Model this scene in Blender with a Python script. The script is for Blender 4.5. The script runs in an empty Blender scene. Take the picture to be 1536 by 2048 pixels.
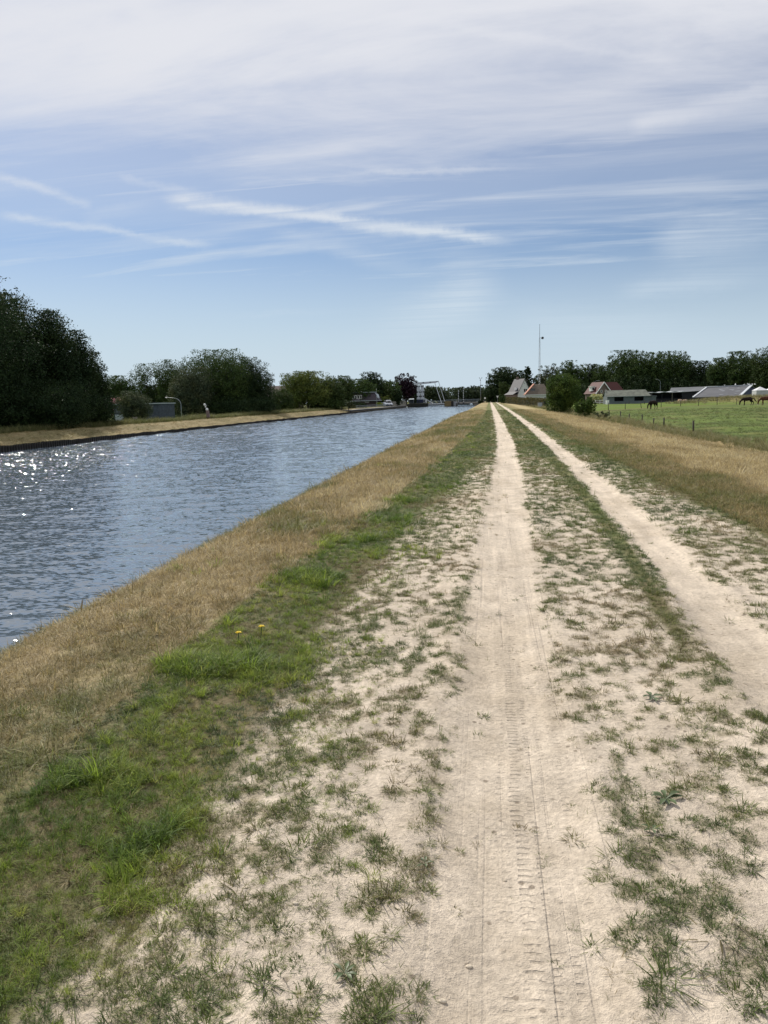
import bpy, math, random
import numpy as np
from mathutils import Matrix, Vector

sc = bpy.context.scene
COL = sc.collection
R_ = math.radians

# ------------------------------------------------------------------ camera
F = 1538.0; CX, CY = 768.0, 1024.0; EYE = 1.65
def cam_axes(roll=1.5, vx=980.0, vy=797.0):
    r = math.radians(roll)
    c = np.array([vx - CX, -(vy - CY), -F]); c /= np.linalg.norm(c)
    up = np.array([-math.sin(r), math.cos(r), 0.0])
    u = up + np.array([0, 0, -(up @ c) / c[2]]); u /= np.linalg.norm(u)
    return np.array([np.cross(c, u), c, u])
RW = cam_axes()
cam = bpy.data.cameras.new('camera'); camo = bpy.data.objects.new('camera', cam)
COL.objects.link(camo); sc.camera = camo
M3 = Matrix([list(map(float, r)) for r in RW]).to_4x4(); M3.translation = Vector((0, 0, EYE))
camo.matrix_world = M3
cam.sensor_fit = 'VERTICAL'; cam.sensor_height = 36.0; cam.lens = 36.0 * F / 2048.0
cam.clip_start = 0.1; cam.clip_end = 6000.0

def raydir(px, py):
    v = RW @ np.array([px - CX, -(py - CY), -F]); return v / np.linalg.norm(v)
def at(px, py, Y):
    d = raydir(px, py); p = d * (Y / d[1]); return Vector((p[0], p[1], p[2] + EYE))
def mpp(P):                                   # metres per photograph pixel at a place
    v = RW.T @ (np.array([P[0], P[1], P[2] - EYE])); return -v[2] / F

# ------------------------------------------------------------------ light and sky
SUN_AZ = R_(-38.5); SUN_EL = R_(41)
S = Vector((math.sin(SUN_AZ) * math.cos(SUN_EL), math.cos(SUN_AZ) * math.cos(SUN_EL), math.sin(SUN_EL)))
sl = bpy.data.lights.new('sun', 'SUN'); sl.energy = 4.9; sl.angle = R_(0.53); sl.color = (1.0, 0.95, 0.87)
so = bpy.data.objects.new('sun', sl); COL.objects.link(so)
so.rotation_euler = S.to_track_quat('Z', 'Y').to_euler()

sc.view_settings.view_transform = 'Standard'; sc.view_settings.look = 'None'
sc.view_settings.exposure = 0.0; sc.view_settings.gamma = 1.0
sc.render.engine = 'CYCLES'
sc.cycles.use_denoising = True
sc.cycles.max_bounces = 6; sc.cycles.transparent_max_bounces = 8
sc.cycles.sample_clamp_indirect = 4.0

class NT:
    """small helper for node trees"""
    def __init__(s, tree): s.t = tree; s.n = tree.nodes; s.l = tree.links
    def node(s, kind, **kw):
        nd = s.n.new(kind)
        for k, v in kw.items(): setattr(nd, k, v)
        return nd
    def put(s, v, sock):
        if isinstance(v, bpy.types.NodeSocket): s.l.new(v, sock)
        else: sock.default_value = v
    def math(s, op, a, b=None, c=None, clamp=False):
        nd = s.node('ShaderNodeMath', operation=op); nd.use_clamp = clamp
        s.put(a, nd.inputs[0])
        if b is not None: s.put(b, nd.inputs[1])
        if c is not None: s.put(c, nd.inputs[2])
        return nd.outputs[0]
    def vec(s, op, a, b=None, scale=None):
        nd = s.node('ShaderNodeVectorMath', operation=op)
        s.put(a, nd.inputs[0])
        if b is not None: s.put(b, nd.inputs[1])
        if scale is not None: s.put(scale, nd.inputs['Scale'])
        return nd.outputs['Value'] if op in ('DOT_PRODUCT', 'LENGTH') else nd.outputs[0]
    def smooth(s, v, a, b, o0=0.0, o1=1.0):
        nd = s.node('ShaderNodeMapRange', interpolation_type='SMOOTHSTEP')
        s.put(v, nd.inputs[0]); s.put(a, nd.inputs[1]); s.put(b, nd.inputs[2]); s.put(o0, nd.inputs[3]); s.put(o1, nd.inputs[4])
        return nd.outputs[0]
    def noise(s, v, scale, detail=4, rough=0.55, out='Fac', dist=0.0):
        nd = s.node('ShaderNodeTexNoise'); s.l.new(v, nd.inputs['Vector'])
        nd.inputs['Scale'].default_value = scale; nd.inputs['Detail'].default_value = detail
        nd.inputs['Roughness'].default_value = rough; nd.inputs['Distortion'].default_value = dist
        return nd.outputs[out]
    def mix(s, f, a, b, mode='MIX'):
        nd = s.node('ShaderNodeMix', data_type='RGBA', blend_type=mode)
        s.put(f, nd.inputs[0]); s.put(a, nd.inputs[6]); s.put(b, nd.inputs[7]); return nd.outputs[2]
    def mapping(s, v, scale=(1, 1, 1), rot=(0, 0, 0), loc=(0, 0, 0)):
        nd = s.node('ShaderNodeMapping'); s.l.new(v, nd.inputs[0])
        nd.inputs['Scale'].default_value = scale; nd.inputs['Rotation'].default_value = rot; nd.inputs['Location'].default_value = loc
        return nd.outputs[0]

world = bpy.data.worlds.new("World"); sc.world = world; world.use_nodes = True
world.node_tree.nodes.clear()
W = NT(world.node_tree)
tc = W.node('ShaderNodeTexCoord'); D = W.vec('NORMALIZE', tc.outputs['Generated'])
sky = W.node('ShaderNodeTexSky', sky_type='NISHITA'); sky.sun_disc = False
sky.sun_elevation = SUN_EL; sky.sun_rotation = SUN_AZ % (2 * math.pi)
sky.altitude = 0; sky.air_density = 1.0; sky.dust_density = 0.6; sky.ozone_density = 2.0
sep = W.node('ShaderNodeSeparateXYZ'); W.l.new(D, sep.inputs[0])
z = W.math('MAXIMUM', sep.outputs[2], 0.0)
inv = W.math('DIVIDE', 1.0, W.math('ADD', z, 0.10))
plane = W.vec('SCALE', D, scale=inv)                       # the cloud deck seen from below
wob = W.vec('SCALE', W.vec('SUBTRACT', W.noise(D, 9.0, 4, 0.6, 'Color'), (0.5, 0.5, 0.5)), scale=0.012)
wobf = W.vec('SCALE', W.vec('SUBTRACT', W.noise(D, 60.0, 5, 0.7, 'Color'), (0.5, 0.5, 0.5)), scale=0.010)
Dw = W.vec('ADD', W.vec('ADD', D, wob), wobf)
base = W.vec('MULTIPLY', W.vec('SCALE', sky.outputs[0], scale=0.066), (0.80, 0.96, 1.18))
# thin cirrus veils
pm = W.mapping(plane, scale=(0.55, 1.5, 1.0), rot=(0, 0, R_(18)))
n1 = W.noise(pm, 1.1, 7, 0.60, dist=0.6)
pm2 = W.mapping(plane, scale=(0.5, 2.6, 1.0), rot=(0, 0, R_(-24)), loc=(3.1, 1.7, 0))
n2 = W.noise(pm2, 1.6, 8, 0.62, dist=0.4)
pm3 = W.mapping(plane, scale=(0.9, 1.1, 1.0), rot=(0, 0, R_(10)), loc=(7.1, 4.7, 0))
n3 = W.noise(pm3, 0.55, 3, 0.5)
elw = W.math('ADD', z, W.math('MULTIPLY', W.math('SUBTRACT', n1, 0.5), 0.16))
veil_top = W.math('MULTIPLY', W.smooth(elw, 0.19, 0.40), W.smooth(n1, 0.20, 0.62, 0.55, 1.0))
veil_mid = W.math('MULTIPLY', W.smooth(elw, 0.10, 0.26), 0.30)
patch = W.math('MULTIPLY', W.smooth(n2, 0.44, 0.74), W.math('MULTIPLY', W.smooth(n3, 0.30, 0.62), 0.62))
fib1 = W.noise(W.mapping(plane, scale=(0.55, 7.0, 1.0), rot=(0, 0, R_(12)), loc=(1.3, .4, 0)), 1.5, 7, 0.62, dist=0.5)
fib2 = W.noise(W.mapping(plane, scale=(0.45, 5.0, 1.0), rot=(0, 0, R_(-22)), loc=(5.3, 2.4, 0)), 1.7, 7, 0.62, dist=0.6)
fibm = W.noise(W.mapping(plane, scale=(.8, 1.4, 1), loc=(9, 3, 0)), 0.9, 3, 0.5)
fib = W.math('MAXIMUM', W.math('MULTIPLY', W.smooth(fib1, .50, .78), W.smooth(fibm, .42, .62, 0, .50)), W.math('MULTIPLY', W.smooth(fib2, .52, .80), W.smooth(fibm, .58, .40, 0, .50)))
patch = W.math('MAXIMUM', patch, fib)
low = W.math('MULTIPLY', W.smooth(z, 0.24, 0.0), 0.92)
cirrus = W.math('SUBTRACT', W.math('ADD', W.math('MAXIMUM', veil_top, veil_mid), patch), W.math('MULTIPLY', W.math('MAXIMUM', veil_top, veil_mid), patch))
cirrus = W.math('MAXIMUM', cirrus, low)
# vapour trails: bands along great circles, fixed in the sky
def trail(p0, p1, wid, k, soft=0.10):
    a, b = Vector(raydir(*p0)), Vector(raydir(*p1))
    n = a.cross(b).normalized(); t = (b - a).normalized(); L = (b - a).length; ta = a.dot(t)
    d = W.math('ABSOLUTE', W.vec('DOT_PRODUCT', Dw, tuple(n)))
    u = W.math('DIVIDE', W.math('SUBTRACT', W.vec('DOT_PRODUCT', D, tuple(t)), ta), L)
    ends = W.math('MULTIPLY', W.smooth(u, -0.05, soft), W.smooth(u, 1.05, 1.0 - soft * 3))
    w = W.math('MULTIPLY', W.smooth(n1, 0.2, 0.8, 0.6, 1.7), wid / F)
    m = W.math('MULTIPLY', W.math('POWER', W.smooth(d, w, 0.0), 1.3), W.smooth(fib1, .28, .62, .45, 1.15))
    return W.math('MULTIPLY', W.math('MULTIPLY', m, ends), k)
trails = [((350, 400), (1010, 480), 16, .80, .04), ((0, 352), (180, 408), 13, .40, .02), ((10, 430), (430, 494), 12, .42, .05),
          ((680, 344), (1080, 338), 7, .40, .2), ((1265, 252), (1600, 160), 24, .42, .08), ((540, 462), (900, 556), 24, .26, .2),
          ((430, 632), (760, 620), 8, .30, .4), ((520, -10), (1420, 135), 14, .40, .1), ((0, 50), (300, -5), 12, .30, .05),
          ((255, -20), (345, 110), 24, .42, .2), ((240, 355), (420, 392), 10, .30, .1), ((1010, 560), (660, 730), 80, .62, .25),
          ((1000, 640), (1560, 690), 60, .34, .2), ((1300, 480), (1640, 440), 60, .40, .2), ((1230, 590), (1600, 535), 28, .34, .2),
          ((160, 440), (330, 400), 18, .18, .2), ((1050, 200), (1560, 120), 26, .20, .3)]
acc = None
for p0, p1, wd, k, sf in trails:
    m = trail(p0, p1, wd, k, sf)
    acc = m if acc is None else W.math('SUBTRACT', W.math('ADD', acc, m), W.math('MULTIPLY', acc, m))
fac = W.math('SUBTRACT', W.math('ADD', cirrus, acc), W.math('MULTIPLY', cirrus, acc), clamp=True)
ccol = W.mix(W.smooth(z, 0.05, 0.34), (0.60, 0.72, 0.82, 1), (0.77, 0.785, 0.84, 1))
skyc = W.mix(fac, base, ccol)
bg = W.node('ShaderNodeBackground'); W.l.new(skyc, bg.inputs[0]); bg.inputs[1].default_value = 1.0
wo = W.node('ShaderNodeOutputWorld'); W.l.new(bg.outputs[0], wo.inputs[0])

# ------------------------------------------------------------------ helpers
def tag(o, label=None, cat=None, group=None, kind=None):
    if label: o['label'] = label
    if cat: o['category'] = cat
    if group: o['group'] = group
    if kind: o['kind'] = kind
    return o
def thing(name, loc, rz, label, cat, group=None):
    o = bpy.data.objects.new(name, None); COL.objects.link(o); o.empty_display_size = 0.2
    o.location = loc; o.rotation_euler = (0, 0, rz); return tag(o, label, cat, group)
def copy_tree(o, parent=None):
    c = o.copy(); COL.objects.link(c); c.parent = parent
    for ch in list(o.children): copy_tree(ch, c)
    return c
MATS = {}
def mat(name, col, rough=0.7, vary=0.15, scale=3.0, bump=0.0, metal=0.0, spec=0.4, stretch=(1, 1, 1), extra=None):
    if name in MATS: return MATS[name]
    m = bpy.data.materials.new(name); m.use_nodes = True; T = NT(m.node_tree)
    p = m.node_tree.nodes['Principled BSDF']
    p.inputs['Roughness'].default_value = rough; p.inputs['Metallic'].default_value = metal
    p.inputs['Specular IOR Level'].default_value = spec
    co = T.node('ShaderNodeTexCoord').outputs['Object']
    co = T.mapping(co, scale=stretch)
    n = T.noise(co, scale, 5, 0.6)
    c = (*col, 1); f = T.smooth(n, 0.25, 0.75)
    lo = tuple(x * (1 - vary) for x in col) + (1,); hi = tuple(min(1, x * (1 + vary)) for x in col) + (1,)
    T.l.new(T.mix(f, lo, hi), p.inputs['Base Color'])
    if bump:
        b = T.node('ShaderNodeBump'); b.inputs['Strength'].default_value = bump; b.inputs['Distance'].default_value = 0.02
        T.l.new(n, b.inputs['Height']); T.l.new(b.outputs[0], p.inputs['Normal'])
    MATS[name] = m; return m

class MB:
    """collects vertices and faces in local coordinates and links them as ONE mesh object"""
    def __init__(s): s.v = []; s.f = []
    def add(s, vs, fs):
        o = len(s.v); s.v += [tuple(v) for v in vs]; s.f += [tuple(o + i for i in f) for f in fs]; return s
    def box(s, x0, x1, y0, y1, z0, z1):
        vs = [(x, y, zz) for zz in (z0, z1) for y in (y0, y1) for x in (x0, x1)]
        return s.add(vs, [(0, 2, 3, 1), (4, 5, 7, 6), (0, 1, 5, 4), (2, 6, 7, 3), (0, 4, 6, 2), (1, 3, 7, 5)])
    def bar(s, a, b, w, h=None, up=(0, 0, 1)):
        a, b = Vector(a), Vector(b); h = h or w; d = (b - a).normalized(); u = Vector(up)
        if abs(d.dot(u)) > 0.95: u = Vector((0, 1, 0))
        x = d.cross(u).normalized() * w / 2; y = x.cross(d).normalized() * h / 2
        vs = [p + i * x + j * y for p in (a, b) for i, j in ((-1, -1), (1, -1), (1, 1), (-1, 1))]
        return s.add(vs, [(0, 1, 2, 3), (7, 6, 5, 4), (0, 4, 5, 1), (1, 5, 6, 2), (2, 6, 7, 3), (3, 7, 4, 0)])
    def tube(s, pts, rad, n=8, cap=True):
        pts = [Vector(p) for p in pts]; rad = rad if hasattr(rad, '__len__') else [rad] * len(pts)
        o = len(s.v)
        for i, p in enumerate(pts):
            d = (pts[min(i + 1, len(pts) - 1)] - pts[max(i - 1, 0)]).normalized()
            u = Vector((1, 0, 0)) if abs(d.x) < 0.9 else Vector((0, 1, 0))
            x = d.cross(u).normalized(); y = d.cross(x)
            for k in range(n):
                a = 2 * math.pi * k / n; s.v.append(tuple(p + (x * math.cos(a) + y * math.sin(a)) * rad[i]))
        for i in range(len(pts) - 1):
            for k in range(n):
                k2 = (k + 1) % n; s.f.append((o + i * n + k, o + i * n + k2, o + (i + 1) * n + k2, o + (i + 1) * n + k))
        if cap:
            s.f.append(tuple(o + k for k in range(n))[::-1]); s.f.append(tuple(o + (len(pts) - 1) * n + k for k in range(n)))
        return s
    def ball(s, c, r, n=10, m=7, sq=(1, 1, 1)):
        c = Vector(c); vs = []; fs = []
        for i in range(m + 1):
            t = math.pi * i / m
            for k in range(n):
                a = 2 * math.pi * k / n
                vs.append((c.x + r * sq[0] * math.sin(t) * math.cos(a), c.y + r * sq[1] * math.sin(t) * math.sin(a), c.z + r * sq[2] * math.cos(t)))
        for i in range(m):
            for k in range(n): fs.append((i * n + k, (i + 1) * n + k, (i + 1) * n + (k + 1) % n, i * n + (k + 1) % n))
        return s.add(vs, fs)
    def prism(s, poly, y0, y1):               # polygon in x,z pulled along y
        n = len(poly); vs = [(x, y0, zz) for x, zz in poly] + [(x, y1, zz) for x, zz in poly]
        return s.add(vs, [tuple(range(n)), tuple(range(2 * n - 1, n - 1, -1))] + [(i, i + n, (i + 1) % n + n, (i + 1) % n) for i in range(n)])
    def slab(s, quad, th):                    # a quad with thickness along its normal
        q = [Vector(p) for p in quad]; n = (q[1] - q[0]).cross(q[2] - q[0]).normalized() * th
        vs = q + [p - n for p in q]
        return s.add(vs, [(0, 1, 2, 3), (7, 6, 5, 4), (0, 4, 5, 1), (1, 5, 6, 2), (2, 6, 7, 3), (3, 7, 4, 0)])
    def build(s, name, m, parent=None, smooth=False):
        me = bpy.data.meshes.new(name); me.from_pydata(s.v, [], s.f); me.validate(); me.update()
        if smooth: me.shade_smooth()
        me.materials.append(m); o = bpy.data.objects.new(name, me); COL.objects.link(o)
        if parent: o.parent = parent
        return o
def np_mesh(name, V, Fq, m, parent=None, link=True, smooth=False):
    me = bpy.data.meshes.new(name); V = np.ascontiguousarray(V, np.float32); Fq = np.ascontiguousarray(Fq, np.int32)
    k = Fq.shape[1]
    me.vertices.add(len(V)); me.vertices.foreach_set('co', V.ravel())
    me.loops.add(Fq.size); me.loops.foreach_set('vertex_index', Fq.ravel())
    me.polygons.add(len(Fq)); me.polygons.foreach_set('loop_start', np.arange(0, Fq.size, k, dtype=np.int32))
    me.polygons.foreach_set('loop_total', np.full(len(Fq), k, np.int32))
    if smooth: me.polygons.foreach_set('use_smooth', np.ones(len(Fq), bool))
    me.update(calc_edges=True); me.materials.append(m)
    o = bpy.data.objects.new(name, me)
    if link: COL.objects.link(o)
    if parent: o.parent = parent
    return o

# ------------------------------------------------------------------ numpy noise
def _h(ix, iy, s):
    n = (ix.astype(np.int64) * 374761393 + iy.astype(np.int64) * 668265263 + s * 974634777) & 0xffffffff
    n = ((n ^ (n >> 13)) * 1274126177) & 0xffffffff
    return ((n ^ (n >> 16)) & 0xffffff) / float(0xffffff)
def vn(x, y, s=0):
    ix, iy = np.floor(x), np.floor(y); fx, fy = x - ix, y - iy
    fx = fx * fx * (3 - 2 * fx); fy = fy * fy * (3 - 2 * fy)
    a, b, c, d = _h(ix, iy, s), _h(ix + 1, iy, s), _h(ix, iy + 1, s), _h(ix + 1, iy + 1, s)
    return (a * (1 - fx) + b * fx) * (1 - fy) + (c * (1 - fx) + d * fx) * fy
def fbm(x, y, s=0, o=4, g=0.5):
    t = 0; a = 1; w = 0
    for i in range(o):
        t = t + a * vn(x, y, s + i * 7); w += a; a *= g; x = x * 2.03 + 11.3; y = y * 2.03 + 5.7
    return t / w
def ss(v, a, b): t = np.clip((v - a) / (b - a), 0, 1); return t * t * (3 - 2 * t)
def lerp(a, b, t): return a + (b - a) * t

# ------------------------------------------------------------------ the lie of the land
WATER = -1.5
ly = [0, 5, 8.5, 17, 28, 50, 145, 330]
def tc1(y): return np.interp(y, ly, [0.06, 0.09, 0.16, 0.36, 0.56, 0.62, 0.58, 0.4])
def hw1(y): return np.interp(y, ly, [0.26, 0.28, 0.30, 0.32, 0.32, 0.33, 0.34, 0.34])
def tc2(y): return np.interp(y, [0, 5, 9, 14, 22, 40, 75, 140, 330], [1.50, 1.62, 1.84, 1.96, 2.08, 2.28, 2.45, 2.55, 2.55])
def hw2(y): return np.interp(y, [0, 9, 14, 40, 330], [0.19, 0.21, 0.22, 0.25, 0.28])
def gdry(y): return np.interp(y, [0, 4, 6.5, 10, 17, 42, 100], [-1.95, -2.08, -2.06, -1.85, -1.5, -0.9, -0.7])
px_ = [-1600, -60, -45, -40.2, -38.7, -36.0]; pz_ = [-0.3, -0.3, -0.3, -0.25, -0.22, -0.98]
rx_ = [-9, -6.0, -5.0, -4.25, -3.75, -3.0, -2.0, -1.0, 4.2, 6.5, 9.0, 12.0, 16.0, 1600]
rz_ = [-3.2, -1.75, -1.02, -0.50, -0.24, -0.08, 0.0, 0.0, 0.0, -0.12, -0.45, -0.85, -0.8, -0.8]
def height(x, y):
    zl = np.interp(x, px_, pz_); zr = np.interp(x, rx_, rz_)
    zz = np.where(x < -20, zl, zr)
    near = np.clip(1.2 - y / 60, 0.15, 1)
    on = ss(x, -4.2, -3.4)
    zz = zz + on * near * ((fbm(x * 1.3, y * 0.9, 3, 4) - 0.5) * 0.05 + (fbm(x * 7, y * 7, 9, 3) - 0.5) * 0.022 * ss(26 - y, 0, 20))
    zz = zz + ss(x, -60, -38) * (x < -36.3) * (fbm(x * .8, y * .5, 5) - 0.5) * 0.25
    for c, w, dp in ((tc1(y), hw1(y), 0.022), (tc2(y), hw2(y), 0.03)):
        d = (x - c) / w
        zz = zz - dp * np.exp(-(d / 1.0) ** 4) + 0.012 * np.exp(-((np.abs(d) - 1.35) / 0.35) ** 2)
    zz = zz + ss(x, 10, 14) * (fbm(x * .25, y * .25, 8) - .5) * 0.25
    # rough grassy berm beyond the paddock
    zz = zz + 1.25 * ss(x, 40, 58) * np.exp(-((y - 192 - (x - 50) * .15) / 9.0) ** 2)
    return zz

def cover(x, y):
    """how much of the ground carries grass (0 bare sand .. 1 closed sward)"""
    e = (fbm(x * 2.2, y * 1.2, 31, 4) - 0.5) * 0.35
    a1 = (np.abs(x - tc1(y)) - hw1(y)) ; a2 = (np.abs(x - tc2(y)) - hw2(y))
    farf = ss(y, 6, 26)
    left = lerp(lerp(0.58, 0.76, farf), 1.0, ss(-(x - tc1(y)) + e, lerp(0.60, 0.25, farf), lerp(1.5, 0.75, farf)))
    midc = lerp(0.60, 0.90, ss(y, 4, 30)) + 0.42 * np.exp(-((x - tc2(y) + hw2(y) + 0.17) / 0.15) ** 2) * ss(y, 3, 6)
    right = lerp(lerp(0.58, 0.82, farf), 1.0, ss((x - tc2(y)) + e, lerp(0.6, 0.3, farf), lerp(1.5, 0.8, farf)))
    c = np.where(x < tc1(y), left, np.where(x > tc2(y), right, midc))
    edge = ss(np.minimum(a1, a2) + e * 0.35, -0.06, 0.06)
    return np.clip(c, 0, 1) * lerp(0.035, 1.0, edge)
def blotch(x, y):                              # clumpiness, shared by the soil colour and the tufts
    return np.clip((0.84 * fbm(x * 16., y * 11.0, 41, 3) + 0.16 * fbm(x * 3.0, y * 1.6, 47, 3) - .28) / .44, 0, 1)
SAND = np.array([.545, .465, .37]); SAND2 = np.array([.47, .395, .305]); DRY = np.array([.25, .188, .09]); DRY2 = np.array([.34, .275, .145])
OLIVE = np.array([.14, .128, .046]); GREEN = np.array([.085, .118, .026]); MEAD = np.array([.088, .122, .026]); MEAD2 = np.array([.100, .140, .022])
BROWN = np.array([.17, .125, .065])
def soil(x, y):
    """material colour of the ground itself (what grows and lies there), linear RGB"""
    n1 = fbm(x * 1.5, y * .9, 61, 4)[..., None]; n2 = fbm(x * 9, y * 6, 71, 3)[..., None]; n3 = fbm(x * .45, y * .16, 77, 4)[..., None]
    sand = lerp(SAND2, SAND, ss(n1 * .6 + n2 * .4, .3, .6))
    green = lerp(GREEN, OLIVE, ss(n1 * .6 + n3 * .4, .38, .62)); green = lerp(green, BROWN, .35 * ss(n2, .45, .75))
    dry = lerp(DRY, DRY2, ss(n1 * .5 + n2 * .5, .35, .65)); dry = lerp(dry, OLIVE, .75 * ss(n3, .46, .66))
    c = cover(x, y); b = blotch(x, y)
    closed = ss(y, 10, 30)
    g = ss(c - b + lerp(-0.10, 0.0, closed), lerp(0.0, -.08, closed), lerp(0.45, .22, closed)) * lerp(0.5, 1.0, closed)
    g = np.maximum(g, ss(c, .88, 1.0) * .9)
    veg = lerp(BROWN * .8, green, (ss(y, 4, 12) * .5 + .5)[..., None])
    e = (fbm(x * 1.2, y * .5, 83, 4) - .5)
    # dry mown bank on the canal side
    dl = ss(gdry(y) - x + e * 0.35, -0.14, 0.08)[..., None]
    veg = lerp(veg, dry, dl)
    veg = lerp(veg, GREEN * 1.2, (ss(-x, 3.6, 4.3) * .45)[..., None])
    # right verge: olive, then a straw band, then rough grass
    r1 = ss(x + e * 1.2, 2.9, 3.9)[..., None]; r2 = ss(x + e * 1.6, 4.3, 5.1)[..., None]; r3 = ss(x + e * 1.6, 6.6, 8.0)[..., None]
    veg = lerp(veg, lerp(OLIVE * 1.35, BROWN * 1.35, .5 + .0 * n1), r1)
    veg = lerp(veg, DRY2 * 1.08, r2 * .9); veg = lerp(veg, lerp(OLIVE * 1.5, DRY * 1.05, ss(n3, .35, .6)), r3)
    mdw = lerp(MEAD, OLIVE * 1.2, .5 * ss(n3, .45, .7)); mdw = lerp(mdw, MEAD * .6, .75 * ss(fbm(x * .35, y * .5, 91, 5)[..., None], .48, .66)); mdw = lerp(mdw, MEAD * 1.35, .6 * ss(fbm(x * .3, y * .4, 95, 5)[..., None], .52, .7))
    # beyond the dividing fence the pasture is fresher
    yb = np.interp(x, [10, 18.9, 26.6, 36.7, 54.7, 120], [110, 128.9, 142.5, 157, 168.8, 200])
    beyond = ss(y - yb, -.5, 1.2)[..., None]
    mdw = lerp(mdw, MEAD2, beyond); mdw = lerp(mdw, BROWN * .8, (np.exp(-((y - yb) / 1.6) ** 2) * .9)[..., None])
    mdw = lerp(mdw, DRY, (ss(x, 44, 56) * np.exp(-((y - 192 - (x - 50) * .15) / 10.) ** 2) * .85)[..., None])
    veg = lerp(veg, mdw, ss(x + e * .8, 12.2, 13.0)[..., None])
    # far bank: dry mown slope, rough green behind it
    fb = lerp(dry, DRY2, .4) * (.50 + .42 * fbm(x * 3.5 + y * .8, y * .5, 97, 4)[..., None]); fb = lerp(fb, GREEN * 1.1, ss(-x + e * 1.4, 40.6, 41.4)[..., None]); fb = lerp(fb, OLIVE, (ss(y, 225, 240) * .6)[..., None])
    veg = np.where((x < -20)[..., None], fb, veg)
    out = lerp(sand, veg, np.where((x < -20) | (x > 4), 1., g)[..., None])
    return np.clip(out, 0, 1)

def ground_mat(name, tread=False, bs=0.9):
    m = bpy.data.materials.new(name); m.use_nodes = True; T = NT(m.node_tree); p = m.node_tree.nodes['Principled BSDF']
    p.inputs['Roughness'].default_value = 0.95; p.inputs['Specular IOR Level'].default_value = 0.12
    at_ = T.node('ShaderNodeAttribute', attribute_name='soil')
    pos = T.node('ShaderNodeNewGeometry').outputs['Position']
    nf = T.noise(pos, 38.0, 5, 0.7); nm = T.noise(pos, 4.0, 5, 0.65); nff = T.noise(pos, 160.0, 3, 0.7)
    nl = T.noise(T.mapping(pos, scale=(1, .35, 1)), 0.8, 5, 0.7)
    f = T.math('MULTIPLY', T.smooth(nf, .25, .75, .80, 1.20), T.math('MULTIPLY', T.smooth(nm, .25, .75, .88, 1.12), T.smooth(nl, .25, .75, .86, 1.14)))
    c = T.vec('SCALE', at_.outputs['Color'], scale=f)
    h = T.math('ADD', T.math('MULTIPLY', nf, 0.018), T.math('MULTIPLY', nff, 0.006))
    stx = T.noise(T.mapping(pos, scale=(9, .35, 1)), 1.0, 5, .65)
    if tread: c = T.vec('SCALE', c, scale=T.smooth(stx, .3, .7, .90, 1.10))
    if tread:
        s = T.node('ShaderNodeSeparateXYZ'); T.l.new(pos, s.inputs[0]); X, Y = s.outputs[0], s.outputs[1]
        wv = T.math('MULTIPLY', T.math('SUBTRACT', T.noise(pos, .7, 3), .5), .16)
        def lane(cx, w, pitch, skew, k, y0, y1):
            u = T.math('SUBTRACT', T.math('SUBTRACT', X, cx), wv)
            m_ = T.smooth(T.math('ABSOLUTE', u), w, w * .6)
            ph = T.math('ADD', T.math('MULTIPLY', T.math('ADD', Y, T.math('MULTIPLY', T.noise(pos, 11.0, 3), .03)), 2 * math.pi / pitch), T.math('MULTIPLY', T.math('ABSOLUTE', u), skew))
            tooth = T.smooth(T.math('SINE', ph), .45, .8)
            on = T.math('MULTIPLY', T.smooth(T.noise(pos, 5.5, 4, .7), .40, .58), T.math('MULTIPLY', T.smooth(Y, y0, y0 + .6), T.smooth(Y, y1, y1 * .7)))
            return T.math('MULTIPLY', T.math('MULTIPLY', m_, tooth), T.math('MULTIPLY', on, k))
        lanes = [lane(.105, .030, .036, 26, 1., 1.2, 9), lane(.165, .014, .030, 0, .7, 1, 12), lane(.225, .016, .033, 0, .6, 1, 7), lane(.04, .02, .045, -40, .45, 1, 5), lane(.135, .022, .05, 0, .9, 4.5, 22), lane(.31, .02, .04, 12, .4, 2, 8)]
        tr = lanes[0]
        for l in lanes[1:]: tr = T.math('MAXIMUM', tr, l)
        # long drawn lines left by narrow tyres
        gl = T.noise(T.mapping(pos, scale=(30, .25, 1)), 1.0, 2, .5)
        rutx = T.smooth(T.math('ABSOLUTE', T.math('SUBTRACT', X, .12)), .40, .25)
        gl = T.math('MULTIPLY', T.smooth(gl, .58, .72), rutx)
        h = T.math('SUBTRACT', h, T.math('MULTIPLY', tr, .010)); h = T.math('SUBTRACT', h, T.math('MULTIPLY', gl, .006))
        c = T.vec('SCALE', c, scale=T.math('SUBTRACT', 1.0, T.math('MULTIPLY', tr, .25)))
        # crumbs and dark specks of old droppings and dead leaf
        vo = T.node('ShaderNodeTexVoronoi'); T.l.new(pos, vo.inputs['Vector']); vo.inputs['Scale'].default_value = 14
        sp = T.math('MULTIPLY', T.smooth(vo.outputs['Distance'], .20, .10), T.smooth(T.noise(pos, 3.3, 3), .42, .58))
        c = T.mix(T.math('MULTIPLY', sp, .65), c, (.13, .10, .07, 1))
    T.l.new(c, p.inputs['Base Color'])
    b = T.node('ShaderNodeBump'); b.inputs['Strength'].default_value = bs; b.inputs['Distance'].default_value = 1.0
    T.l.new(h, b.inputs['Height']); T.l.new(b.outputs[0], p.inputs['Normal'])
    return m
def rows():
    r = [-80, -40, -20, -8, -3, 0]; y = 1.0
    while y < 60: r.append(y); y *= 1.007
    while y < 1700: r.append(y); y *= 1.022
    return np.array(r)
YR = rows()
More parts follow.
